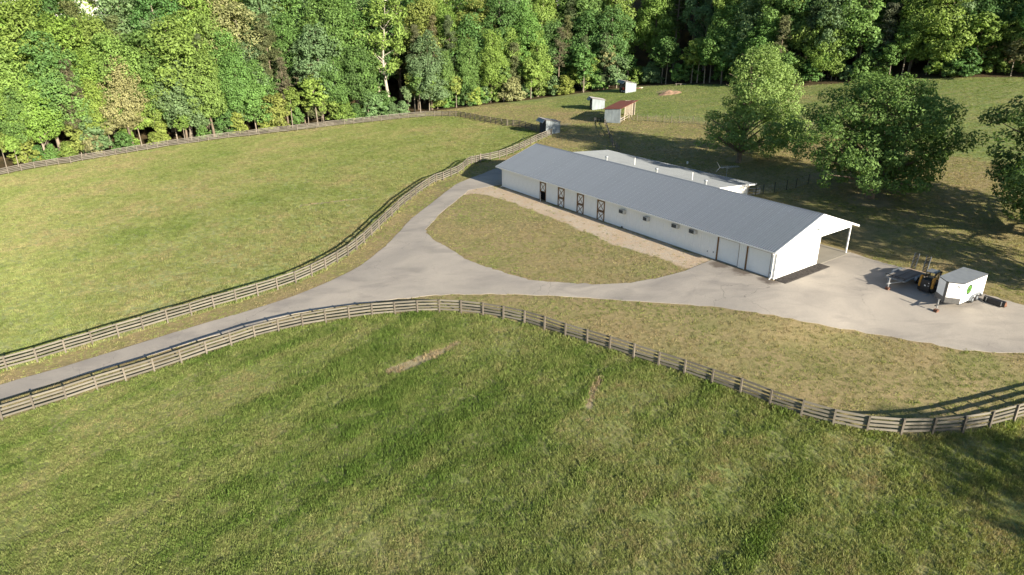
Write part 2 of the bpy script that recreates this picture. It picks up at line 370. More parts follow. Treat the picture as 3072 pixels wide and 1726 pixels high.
patch = t.ramp(t.math('ADD', t.math('MULTIPLY', mid, .65), t.math('MULTIPLY', fine, .35)), [(.38, 0.), (.64, 1.)])
patch2 = t.ramp(t.math('ADD', t.math('MULTIPLY', big, .6), t.math('MULTIPLY', mid, .4)), [(.4, 0.), (.6, 1.)])
lawn = t.mix(patch, (.172, .172, .066), (.275, .220, .118)); lawn = t.mix(t.math('MULTIPLY', patch2, .5), lawn, (.248, .190, .098))
past = t.mix(patch, (.140, .182, .054), (.218, .212, .096)); past = t.mix(t.math('MULTIPLY', patch2, .3), past, (.220, .205, .098))
padd = t.mix(patch, (.220, .272, .096), (.290, .302, .138)); padd = t.mix(t.math('MULTIPLY', patch2, .35), padd, (.310, .300, .150))
mow = t.noise(c, .5, 3, .5, 0, (.25, 2.6, 1.)); field = t.mix(t.ramp(mow, [(.35, 0.), (.65, 1.)]), (.145, .205, .062), (.225, .225, .098))
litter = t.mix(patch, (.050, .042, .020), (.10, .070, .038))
soil = t.mix(patch, (.310, .265, .165), (.205, .180, .100))
grav = t.mix(t.ramp(fine, [(.35, 0.), (.65, 1.)]), (.46, .405, .325), (.36, .285, .205)); grav = t.mix(t.math('MULTIPLY', patch, .5), grav, (.35, .245, .150))
col = t.mix(sharp(edged('field')), lawn, field)
col = t.mix(t.math('MULTIPLY', edged('edge', .7), .55), col, (.22, .165, .095))
col = t.mix(sharp(edged('paddock', .3)), col, padd); col = t.mix(sharp(edged('pasture', .3)), col, past)
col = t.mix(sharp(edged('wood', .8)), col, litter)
col = t.mix(sharp(edged('bare', 1.0)), col, soil); col = t.mix(sharp(edged('dirt', 1.5)), col, grav)
col = t.mix(1., col, t.ramp(t.math('ADD', t.math('MULTIPLY', fine, .5), t.math('MULTIPLY', vf, .5)), [(.3, .62), (.7, 1.3)]), 'MULTIPLY')
t.bsdf(col, .95, 0, t.math('ADD', t.math('MULTIPLY', fine, .7), t.math('MULTIPLY', vf, .5)), .8, .12, .1); M['ground'] = t.m
m.materials.append(t.m); g_o = link('ground', m); tag(g_o, 'rolling grass ground of paddocks, lawns and hayfield', None, None, 'structure')

# ------------------------------------------------------------------ driveway (one sheet, 4 cm above the grass)
def draped(poly, step, lift, name, mat):
    n = len(poly); x0, y0 = poly.min(0); x1, y1 = poly.max(0)
    gx, gy = np.meshgrid(np.arange(x0, x1, step), np.arange(y0, y1, step)); gx = gx.ravel(); gy = gy.ravel()
    k = signed(gx, gy, poly) > step * .4
    pts = [Vector(p) for p in poly] + [Vector(p) for p in np.stack([gx[k], gy[k]], 1)]
    vs, es, fs, *_ = delaunay_2d_cdt(pts, [], [list(range(n))], 1, 1e-4)
    V = np.array([tuple(p) for p in vs]); Z = terr(V[:, 0], V[:, 1])
    me = bpy.data.meshes.new(name); nb = len(V)
    z = Z + lift + (fbm(V[:, 0], V[:, 1], 9, 3, 3) - .5) * .16
    me.from_pydata([(a, b, c) for (a, b), c in zip(V, z)], [], [tuple(f) for f in fs]); 
    bm = bmesh.new(); bm.from_mesh(me); bmesh.ops.recalc_face_normals(bm, faces=bm.faces)
    if bm.faces[:] and sum(f.normal.z for f in bm.faces) < 0: bmesh.ops.reverse_faces(bm, faces=bm.faces)
    be = [e for e in bm.edges if e.is_boundary]
    for e in be: e.smooth = False
    ex = bmesh.ops.extrude_edge_only(bm, edges=be)
    for v_ in [q for q in ex['geom'] if isinstance(q, bmesh.types.BMVert)]: v_.co.z -= .14
    bm.to_mesh(me); bm.free()
    for p in me.polygons: p.use_smooth = True
    me.materials.append(mat); return me
def curve_pts(p, k=4):                                            # Catmull-Rom smoothing of a traced outline
    p = np.asarray(p); out = []
    for i in range(len(p) - 1):
        a, b, c2, d = p[max(i - 1, 0)], p[i], p[i + 1], p[min(i + 2, len(p) - 1)]
        for s in np.arange(k) / k:
            out.append(.5 * ((2 * b) + (c2 - a) * s + (2 * a - 5 * b + 4 * c2 - d) * s * s + (3 * b - a - 3 * c2 + d) * s ** 3))
    out.append(p[-1]); return np.array(out)
drive_s = np.vstack([curve_pts(ground(drive_px)[:, :2]), np.array(bw)[:, :2], curve_pts(ground(drive_px2)[:, :2]), np.array(bw2)[:, :2], curve_pts(ground(drive_px3)[:, :2])])
k_ = (fbm(drive_s[:, 0] * 3, drive_s[:, 1] * 3, 1.6, 3, 5) - .5) * .55; drive_s = drive_s + np.stack([k_, k_], 1)
t = NT('worn_asphalt'); c = t.coord()
n1 = t.noise(c, .16, 4, .55, .4); n2 = t.noise(c, 1.1, 5, .65); n3 = t.noise(c, 14, 3, .7); n4 = t.noise(c, .30, 4, .6, .6, (.6, 1.3, 1))
base = t.mix(t.ramp(n1, [(.35, 0.), (.65, 1.)]), (.265, .242, .212), (.335, .302, .258))
base = t.mix(t.ramp(n4, [(.48, 0.), (.72, .65)]), base, (.180, .165, .150))
base = t.mix(t.ramp(n2, [(.62, 0.), (.8, .35)]), base, (.30, .25, .19))
vo = t.n('ShaderNodeTexVoronoi', feature='DISTANCE_TO_EDGE'); vo.inputs['Scale'].default_value = .16
wp = t.n('ShaderNodeTexNoise'); wp.inputs['Scale'].default_value = .9; wp.inputs['Detail'].default_value = 5; t.l(c, wp.inputs['Vector'])
vm = t.n('ShaderNodeVectorMath', operation='MULTIPLY_ADD'); t.l(wp.outputs['Color'], vm.inputs[0]); vm.inputs[1].default_value = (1.6, 1.6, 0); t.l(c, vm.inputs[2]); t.l(vm.outputs[0], vo.inputs['Vector'])
crack = t.math('MULTIPLY', t.ramp(vo.outputs['Distance'], [(.0, 1.), (.0034, 0.)]), t.ramp(t.noise(c, .11, 2), [(.40, 0.), (.60, .6)]))
base = t.mix(crack, base, (.06, .055, .05))
base = t.mix(1., base, t.ramp(n3, [(.3, .86), (.7, 1.12)]), 'MULTIPLY')
# damp stains in front of the garage doors, shaped by noise
gp = ground([(2230, 812), (2160, 795), (2310, 842)])
for gx_, r_ in ((gp[0], 1.7), (gp[1], 1.3), (gp[2], 1.3)):
    d_ = t.n('ShaderNodeVectorMath', operation='DISTANCE'); t.l(c, d_.inputs[0]); d_.inputs[1].default_value = tuple(gx_)
    f_ = t.math('SUBTRACT', t.math('MULTIPLY_ADD', n2, 1.5, .35), t.math('DIVIDE', d_.outputs['Value'], r_))
    base = t.mix(t.ramp(f_, [(.0, 0.), (.5, .85)]), base, (.085, .068, .055))
t.bsdf(base, .9, 0, t.math('ADD', n3, t.math('MULTIPLY', crack, -1.)), .25, .02, .25); M['asphalt'] = t.m
tag(link('driveway', draped(drive_s, 1.2, .045, 'driveway', M['asphalt'])), 'pale worn driveway with cracks', None, None, 'structure')

# ------------------------------------------------------------------ the barn (local x across from the front wall, y along, z up)
BL, RX, HE, HR, EV, FO = 51.57, 7.82, 3.23, 6.03, .52, .99
SLOPE = (HR - HE) / (RX + EV); RLEN = math.hypot(RX + EV, HR - HE); RANG = math.atan(SLOPE)
BW = 8.24; BX2 = 2 * RX + EV
barn = empty('barn', (OX, OY, OZ), YAW, 'long low white barn with ribbed grey metal gable roof', 'barn')
def ribbed(name, length, width, nrib, rib_h, rib_w, mat):          # x = length, y = width, ribs along x
    mb = MB(); prof = [(0, 0)]
    for k in range(nrib):
        c0 = (k + .5) * width / nrib
        prof += [(c0 - rib_w, 0), (c0 - rib_w * .3, rib_h), (c0 + rib_w * .3, rib_h), (c0 + rib_w, 0)]
    prof += [(width, 0)]; n = len(prof)
    mb.add([(0, y, z) for y, z in prof] + [(length, y, z) for y, z in prof], [(i, n + i, n + i + 1, i + 1) for i in range(n - 1)])
    return mb.mesh(name, mat, False)
NP = 58; PW = (BL + FO + .1) / NP
rp = ribbed('roof_panel', RLEN, PW - .004, 3, .062, .105, M['roof'])
for i in range(NP):
    y = -.1 + i * PW
    link('roof_panel', rp, barn, (-EV, y, HE), (0, -RANG, 0))
    link('roof_panel', rp, barn, (BX2, y + PW, HE), (0, -RANG, math.pi))
mb = MB(); mb.prism([(-EV + .03, HE - .10), (RX, HR - .10), (BX2 - .03, HE - .10), (BX2 - .03, HE - .02), (RX, HR - .015), (-EV + .03, HE - .02)], 1, -.09, BL + FO - .01)
mb.obj('roof_deck', M['white_trim'], barn)
mb = MB(); mb.prism([(RX - .2, HR - .2 * SLOPE + .05), (RX, HR + .055), (RX + .2, HR - .2 * SLOPE + .05), (RX + .2, HR - .2 * SLOPE + .035), (RX, HR + .04), (RX - .2, HR - .2 * SLOPE + .035)], 1, -.11, BL + FO + .01)
mb.obj('ridge_cap', M['roof'], barn)
for y0, y1 in ((-.15, -.105), (BL + FO + .005, BL + FO + .05)):     # barge boards on both gables
    for sx in (0, 1):
        a, b = ((-EV, HE), (RX, HR)) if sx == 0 else ((RX, HR), (BX2, HE))
        mb = MB(); mb.prism([(a[0], a[1] - .20), (b[0], b[1] - .20), (b[0], b[1] + .02), (a[0], a[1] + .02)], 1, y0, y1); mb.obj('barge_board', M['white_trim'], barn)
# front wall: sheets with battens between the openings
wp = ribbed('wall_panel', 3.55, 1.2, 4, .03, .035, M['white_paint'])
openings = [(.62, 3.75, 'garage'), (4.75, 7.78, 'garage'), (26.9, 28.38, 'stall'), (31.22, 32.68, 'stall'), (35.52, 36.99, 'stall'), (39.9, 41.34, 'stall')]
def wall_run(y0, y1, x, flip=False):
    n = max(1, round((y1 - y0) / 1.2)); wd = (y1 - y0) / n
    for i in range(n):
        o = link('wall_panel', wp, barn, (x, y0 + i * wd + (.0 if not flip else wd), -.35), (0, -math.pi / 2, 0) if not flip else (0, -math.pi / 2, math.pi), (1, (wd - .003) / 1.2, 1))
pos = 0.
for a, b, kd in openings + [(BL, BL, '')]:
    wall_run(pos, a, 0); pos = b
wall_run(0, BL, BW, True)
for a, b, kd in openings: MB().box(.0, .12, a - .01, b + .01, 2.93, 3.2).obj('lintel', M['white_paint'], barn)
MB().box(.45, BW - .1, .3, BL - .3, -.3, 3.1).obj('interior_shade_box', M['dark'], barn)  # near-black box, its colour stands in for the unlit space behind the doors
# gables: one wall under the roof, the part over the porch hanging from it
for yy, s in ((0, 1), (BL, -1)):
    y0, y1 = (yy, yy + .05) if s > 0 else (yy - .05, yy)
    zr = lambda x: HR - abs(x - RX) * SLOPE - .11
    MB().prism([(0, -.35), (BW, -.35), (BW, zr(BW)), (RX, zr(RX)), (0, zr(0))], 1, y0, y1).obj('gable_wall', M['white_paint'], barn)
    MB().prism([(BW + .005, 3.28), (14.62, 3.28), (14.62, zr(14.62)), (BW + .005, zr(BW))], 1, y0, y1).obj('porch_gable', M['white_paint'], barn)
for x in (-.04,): MB().box(x, x + .12, -.06, .0, -.3, 3.22).obj('corner_trim', M['white_trim'], barn)
for y in np.linspace(.07, BL - .1, 12): MB().box(14.46, 14.62, y - .08, y + .08, -.1, 3.7).obj('porch_post', M['white_trim'], barn, bevel=.01)
MB().box(14.44, 14.64, .05, BL - .05, 3.3, 3.55).obj('porch_beam', M['white_trim'], barn)
MB().box(BW - .02, 15.1, -.3, BL, -.25, .015).obj('porch_slab', M['concrete'], barn)
# eave trim, gutters, downspouts
MB().box(-EV - .005, -EV + .035, -.1, BL + FO, HE - .16, HE - .005).obj('fascia', M['white_trim'], barn)
MB().prism([(-EV - .13, HE - .02), (-EV - .125, HE - .11), (-EV - .03, HE - .13), (-EV - .008, HE - .02), (-EV - .02, HE - .03), (-EV - .04, HE - .11), (-EV - .11, HE - .10), (-EV - .118, HE - .02)], 1, -.12, BL + FO).obj('gutter', M['white_trim'], barn)
MB().prism([(BX2 + .13, HE - .02), (BX2 + .125, HE - .11), (BX2 + .03, HE - .13), (BX2 + .008, HE - .02)], 1, -.12, BL + FO).obj('gutter', M['white_trim'], barn)
MB().box(-EV, 0, .0, BL, HE - .20, HE - .165).obj('soffit', M['white_trim'], barn)
for y in (.28, BL - .25):
    q = MB(); q.bar((-EV - .06, y, HE - .12), (-.09, y, HE - .45), .09, .07); q.bar((-.09, y, HE - .42), (-.09, y, .12), .09, .07); q.bar((-.09, y, .15), (-.42, y, -.02), .09, .07)
    q.obj('downspout', M['white_trim'], barn)
# garage doors: ribbed curtains in a brown frame
for a, b, kd in openings[:2]:
    d = empty('garage_door', (0, a, 0)); d.parent = barn
    q = MB(); nz = 18; prof = []
    for k in range(nz): prof += [(.07, .05 + k * 2.77 / nz), (.055, .05 + (k + .35) * 2.77 / nz), (.055, .05 + (k + .7) * 2.77 / nz)]
    prof += [(.07, 2.82)]; n = len(prof); ww = b - a
    q.add([(x, .0, z) for x, z in prof] + [(x, ww, z) for x, z in prof], [(i, i + 1, n + i + 1, n + i) for i in range(n - 1)])
    q.obj('curtain', M['white_paint'], d)
    MB().box(-.05, .07, ww - .13, ww + .01, -.05, 2.9).obj('jamb', M['brown_paint'], d); MB().box(-.02, .07, -.005, .03, -.05, 2.86).obj('jamb', M['brown_paint'], d)
    MB().box(-.05, .07, .03, ww - .13, 2.815, 2.90).obj('head_trim', M['brown_paint'], d); MB().box(.02, .09, .03, ww - .13, -.05, .06).obj('bottom_bar', M['dull_steel'], d)
# stall doors: white leaves, brown frame, X braces; the lower leaf of the last one stands ajar
for k, (a, b, kd) in enumerate(openings[2:]):
    d = empty('stall_door', (0, a, -.12)); d.parent = barn; ww = b - a; hh = 2.95; ajar = k == 3
    if ajar: d['label'] = 'stall door with its lower leaf standing ajar'
    for j, (z0, z1) in enumerate(((.03, 1.38), (1.46, 2.90))):
        lo = j == 0 and ajar
        lf = empty('leaf', (-.01, ww - .07, 0)); lf.parent = d
        if lo: lf.rotation_euler = (0, 0, math.radians(-38)); 
        x0, y0, y1 = -.03, -(ww - .14), 0.
        bd = MB().box(.0, .05, y0, y1, z0, z1).obj('leaf_board', M['white_paint'], d)
        bd.location = lf.location; bd.rotation_euler = lf.rotation_euler
        bpy.data.objects.remove(lf)
        q = MB(); q.box(-.025, -.002, y0, y0 + .11, z0, z1); q.box(-.025, -.002, y1 - .11, y1, z0, z1); q.box(-.024, -.002, y0 + .11, y1 - .11, z1 - .12, z1); q.box(-.024, -.002, y0 + .11, y1 - .11, z0, z0 + .12)
        fr = q.obj('leaf_frame', M['brown_paint'], d); fr.location = bd.location; fr.rotation_euler = bd.rotation_euler
        for e in (0, 1):
            br = MB().bar((-.016 - .004 * e, y0 + .09, (z0 + .1, z1 - .1)[e]), (-.016 - .004 * e, y1 - .09, (z1 - .1, z0 + .1)[e]), .016, .095, (0, 0, 1)).obj('brace', M['brown_paint'], d)
            br.location = bd.location; br.rotation_euler = bd.rotation_euler
    q = MB(); q.box(-.06, .07, -.01, .07, 0, hh); q.box(-.06, .07, ww - .07, ww + .01, 0, hh); q.box(-.06, .07, .07, ww - .07, hh - .05, hh + .07)
    q.obj('casing', M['brown_paint'], d)
# ridge vents
for y in (35.5, 25.35, 16.75):
    q = MB(); x0 = RX + .32; q.tube([(x0, y, HR - .35), (x0, y, HR + .36)], .15, 14); q.tube([(x0, y, HR + .34), (x0, y, HR + .42), (x0, y, HR + .5), (x0, y, HR + .62)], [.15, .24, .25, .19], 14)
    q.obj('roof_vent', M['vent'], barn, smoothing=False)
q = MB(); q.box(7.05, 7.25, -.22, -.06, 4.3, 4.42); q.box(7.3, 7.45, -.2, -.06, 4.33, 4.45); q.obj('flood_light', M['dull_steel'], barn)
q = MB(); q.bar((-.05, 22.9, 2.15), (-.05, 22.9, .0), .04, .04); q.bar((-.05, 23.2, 2.65), (-.05, 24.1, 2.95), .04, .04); q.obj('conduit', M['white_trim'], barn)
q = MB(); q.box(-.08, -.0, 23.25, 23.5, -.05, .18); q.obj('hose_bib', M['black_paint'], barn)
for y, z in ((9.0, .62), (8.15, .75), (.42, .55)): MB().box(-.07, -.024, y, y + .1, z, z + .16).obj('outlet_box', M['dull_steel'], barn)
# kerb of concrete below the front wall
MB().box(-.06, -.002, 0, BL, -.4, .02).obj('footing', M['concrete'], barn)

# ------------------------------------------------------------------ wall air conditioners (hung on the front wall)
acs = [(23.7, 2.58, .95), (19.3, 2.62, .8), (14.5, 2.9, .95), (11.75, 2.9, .95)]
acl = ['wall air conditioner nearest the stall doors, with a pipe below it', 'smallest wall air conditioner, second from the stall doors', 'wall air conditioner third from the stall doors', 'wall air conditioner nearest the garage doors']
for (y, z, wd), lb in zip(acs, acl):
    x, yy, zz = barn_w(y - wd, -.002, z - .52)
    a = empty('air_conditioner', (x, yy, zz), YAW, lb, 'air conditioner', 'air conditioners on the barn front')
    MB().box(-.48, 0, 0, wd, 0, .52).obj('casing', M['appliance_grey'], a, bevel=.015)
    MB().box(-.50, -.482, .22 * wd, wd - .04, .05, .47).obj('grille', M['dark'], a)
    for k in range(6): MB().box(-.512, -.503, .24 * wd, wd - .06, .08 + k * .065, .10 + k * .065).obj('louvre', M['dull_steel'], a)
    q = MB(); q.bar((0, .08, -.22), (-.42, .08, -.01), .03, .03); q.bar((0, wd - .08, -.22), (-.42, wd - .08, -.01), .03, .03); q.obj('bracket', M['white_trim'], a)

# ------------------------------------------------------------------ low annex behind the barn
annex = empty('annex_building', barn_w(19.9, 14.4, 0), YAW, 'low flat roofed white annex behind the barn ridge', 'building')
az = lambda v: 3.2 + (23.5 - 14.4 - v) * .075
NA = 35; AW = 31.8 / NA; alen = math.hypot(9.2, 9.2 * .075)
ap = ribbed('roof_panel', alen, AW - .004, 3, .04, .07, M['annex_roof'])
for i in range(NA): link('roof_panel', ap, annex, (0, i * AW, az(0)), (0, math.atan(.075), 0))
MB().prism([(0, az(0) - .14), (9.2, az(9.2) - .14), (9.2, az(9.2) - .015), (0, az(0) - .015)], 1, .01, 31.79).obj('roof_deck', M['white_trim'], annex)
MB().prism([(0, az(0) - .2), (9.25, az(9.2) - .2), (9.25, az(9.2) + .03), (0, az(0) + .03)], 1, -.06, -.005).obj('barge_board', M['white_trim'], annex)
MB().box(1.9, 8.4, .6, 31, -.3, 3.2).obj('wall', M['white_paint'], annex)
MB().box(8.4, 8.5, .5, .6, -.3, 3.15).obj('corner_trim', M['beige'], annex)
MB().prism([(9.21, az(9.2) - .12), (9.33, az(9.2) - .1), (9.33, az(9.2)), (9.21, az(9.2) - .02)], 1, -.1, 31.8).obj('gutter', M['white_trim'], annex)
MB().tube([(9.27, -.08, az(9.2) - .05), (9.27, -.16, az(9.2) + .1)], .05, 8).obj('gutter_end', M['white_trim'], annex)
q = MB(); q.box(3.6, 4.5, .55, .598, .0, 2.1); q.obj('door', M['beige'], annex)
MB().box(4.7, 5.4, .56, .598, 1.2, 2.0).obj('window', M['dark'], annex)
for y, x in ((18.3, 2.6), (5.7, 1.8)):                              # plastic stand pipes
    MB().tube([(x, y, az(x) - .1), (x, y, az(x) + 1.15)], .05, 10).obj('vent_pipe', M['white_trim'], annex)

# ------------------------------------------------------------------ television aerial on its mast
ax_, ay_, az_ = barn_w(25.4, 23.9, 0)
ant = empty('tv_antenna', (ax_, ay_, T(ax_, ay_)), math.radians(8), 'silver television antenna on a mast behind the annex', 'antenna')
hz_ = OZ + 4.75 - T(ax_, ay_)
MB().tube([(0, 0, 0), (0, 0, hz_ + .1)], .03, 8).obj('mast', M['vent'], ant)
MB().bar((-1.2, 0, hz_ - .12), (1.9, 0, hz_ - .02), .06, .06).obj('boom', M['vent'], ant)
for k in range(11):
    x = -1.1 + k * .28; ln = 1.25 - .075 * k if k > 1 else .7
    MB().bar((x, -ln, hz_ - .08 + .03 * x), (x + .1, ln, hz_ - .08 + .03 * x), .035, .035).obj('element', M['vent'], ant)
for s in (-1, 1): MB().bar((-1.2, 0, hz_ - .1), (-1.75, 0, hz_ + s * .75), .045, .045).obj('reflector', M['vent'], ant)

# ------------------------------------------------------------------ dark gravel bed along the gable
def stones(n, x0, x1, y0, y1, r0, r1, seed):
    rg = np.random.default_rng(seed); mb = MB()
    base = [(1, 0, 0), (-1, 0, 0), (0, 1, 0), (0, -1, 0), (0, 0, 1)]; fs = [(0, 2, 4), (2, 1, 4), (1, 3, 4), (3, 0, 4)]
    for _ in range(n):
        cx, cy = rg.uniform(x0, x1), rg.uniform(y0, y1); r = rg.uniform(r0, r1); a = rg.uniform(0, 6.28); c2, s2 = math.cos(a) * r, math.sin(a) * r
        mb.add([(cx + x * c2 - y * s2, cy + x * s2 + y * c2, z * r * rg.uniform(.5, 1.1) + .03) for x, y, z in base], fs)
    return mb
M['gravel'] = plain('dark_gravel', (.052, .046, .042), .9, var=.6, scale=9)
gb = MB().box(.0, 8.55, -1.5, -.16, -.3, .035).obj('gravel_bed', M['gravel'], None, (OX, OY, OZ), (0, 0, YAW)); tag(gb, 'dark gravel bed along the white gable wall', None, None, 'structure')
tag(stones(2600, .03, 8.52, -1.47, -.18, .035, .075, 4).obj('gravel', M['gravel'], None, (OX, OY, OZ), (0, 0, YAW)), 'dark gravel stones along the white gable wall', 'gravel', None, 'stuff')

# ------------------------------------------------------------------ board fences
ZB = (.40, .74, 1.08, 1.43)
post_m = MB().box(-.075, .075, -.075, .075, -.5, 1.57).mesh('post', M['post'])
post_d = MB().box(-.09, .09, -.09, .09, -.5, 1.75).mesh('gate_post', M['old_wood'])
board_m = MB().box(0, 1, -.02, .02, -.092, .092).mesh('board', M['fence'])
def board_fence(pts, label, skip_first=False, side=1, ends=None, zs=ZB):
    root = empty('board_fence', tuple(pts[0]), 0, label, 'fence', 'weathered four board fences'); o0 = Vector(pts[0])
    n = len(pts)
    for i, p in enumerate(pts):
        d = pts[min(i + 1, n - 1)] - pts[max(i - 1, 0)]; a = math.atan2(d[1], d[0])
        if not (i == 0 and skip_first):
            link('post', post_m, root, Vector(p) - o0, (random.gauss(0, .012), random.gauss(0, .012), a + random.gauss(0, .03)), (1, 1, random.uniform(.97, 1.03)))
    for i in range(n - 1):
        a, b = Vector(pts[i]), Vector(pts[i + 1]); d = b - a; L = d.length; nrm = Vector((-d.y, d.x, 0)).normalized()
        mid = (a + b) / 2
        if nrm.dot(mid) < 0: nrm = -nrm                              # rails sit on the far side of the posts
        nrm *= side
        for z in zs:
            j1, j2 = random.gauss(0, .012), random.gauss(0, .012)
            q0 = a + nrm * .097 + Vector((0, 0, z + j1)); q1 = b + nrm * .097 + Vector((0, 0, z + j2)); e = q1 - q0
            link('board', board_m, root, q0 - o0, (0, -math.atan2(e.z, math.hypot(e.x, e.y)), math.atan2(e.y, e.x)), (e.length - .012, 1, random.uniform(.93, 1.07)))
    return root
board_fence(gB, 'grey board fence curving round the near pasture below the driveway')
board_fence(gA, 'grey board fence along the driveway on the big paddock side')
board_fence(gG, 'short bend of board fence beside the dark gate post', True)
board_fence(gA2, 'grey board fence from the dark gate post to the nearest shed', True)
board_fence(gC, 'long pale board fence in front of the wood')
board_fence(gC2, 'dark board fence running from the wood corner to the nearest shed', True)
tag(link('gate_post', post_d, None, tuple(gA2[0] + np.array([.12, .12, 0]))), 'tall dark gate post behind the far barn corner', 'post')

# wire fence beyond the red roofed shed
a2 = lambda x, y: (1550 + x * 600 / 2576, 200 + y * 600 / 2576)
k5 = 1072 / 2576
gw = ground([a2(1440, 692), a2(1550, 700), a2(1680, 710), a2(1790, 712), a2(1895, 720), a2(1990, 726), a2(2090, 730), a2(2270, 735), (2150, 378), (2225, 382), (2310, 385), (2417, 391), (2470, 396), (2560, 402), (2650, 408)])
M['wire'] = plain('fence_wire', (.30, .29, .26), .6, .3)
def wire_fence(g, label, h=1.45, post_r=.055, nw=6, stays=True, mat='old_wood', diag=True):
    root = empty('wire_fence', tuple(g[0]), 0, label, 'fence'); o0 = Vector(g[0])
    for p in g: MB().tube([(0, 0, -.3), (random.gauss(0, .03), random.gauss(0, .03), h + .12)], post_r, 8).obj('post', M[mat], root, Vector(p) - o0)
    for k in range(nw):
        z = .12 + k * (h - .15) / (nw - 1)
        MB().tube([Vector(p) - o0 + Vector((0, 0, z)) for p in g], .011, 4, False).obj('wire', M['wire'], root)
    if stays:
        q = MB()
        for a, b in zip(g[:-1], g[1:]):
            a = Vector(a) - o0; b = Vector(b) - o0; n = int((b - a).length / .35)
            for i in range(1, n):
                p = a.lerp(b, i / n); q.bar(p + Vector((0, 0, .1)), p + Vector((0, 0, h - .03)), .008, .008)
        tag(q.obj('wire_stays', M['wire'], root), kind='stuff')
    if diag: MB().bar(Vector((0, 0, h)) , Vector(g[1]) * .6 + o0 * .4 - o0 + Vector((0, 0, .1)), .06, .06).obj('brace', M['old_wood'], root)
    return root
wire_fence(gw, 'wire fence on thin posts between the red roofed shed and the hayfield')
# rough fence of leaning old posts from the red shed down to the annex
gr = ground([a2(1125, 715), a2(1135, 745), a2(1150, 785), a2(1165, 830), a2(1182, 880), a2(1195, 925), a2(1210, 965), a2(1228, 1010), a2(1245, 1040), a2(1265, 1062), a2(1290, 1085), a2(1315, 1102)])
root = empty('split_rail_fence', tuple(gr[0]), 0, 'old leaning wooden post fence between the red roofed shed and the annex', 'fence'); o0 = Vector(gr[0])
for i, p in enumerate(gr):
    MB().tube([(0, 0, -.3), (random.gauss(0, .08), random.gauss(0, .08), random.uniform(1.15, 1.5))], [.10, .08], 8).obj('post', M['old_wood'], root, Vector(p) - o0)
for a, b in zip(gr[:-1], gr[1:]):
    for z in (.45, .95):
        MB().bar(Vector(a) - o0 + Vector((.05, 0, z + random.gauss(0, .08))), Vector(b) - o0 + Vector((.05, 0, z + random.gauss(0, .08))), .07, .11).obj('rail', M['old_wood'], root)
# mesh pen behind the annex
z5 = lambda x, y: (2000 + x * k5, 100 + y * k5)
gk = ground([z5(640, 1168), z5(695, 1160), z5(775, 1148), z5(863, 1130), z5(930, 1118), z5(1018, 1088), z5(1105, 1075), z5(1185, 1060)])
wire_fence(gk, 'dark mesh fence running from the annex corner to the broad oak', 1.4, .05, 9, True, 'black_paint', False)
gp_ = ground([z5(583, 1178), z5(668, 1160)])
pg = empty('pipe_gate', tuple(gp_[0]), math.atan2(gp_[1][1] - gp_[0][1], gp_[1][0] - gp_[0][0]), 'low pale pipe gate at the annex corner', 'gate'); L_ = float(np.hypot(*(gp_[1] - gp_[0])[:2]))
for z in (.35, .8, 1.2): MB().tube([(0, 0, z), (L_, 0, z + .1)], .035, 8).obj('pipe', M['vent'], pg)
for x in (0, L_ / 2, L_): MB().tube([(x, 0, 0), (x, 0, 1.25)], .035, 8).obj('upright', M['vent'], pg)

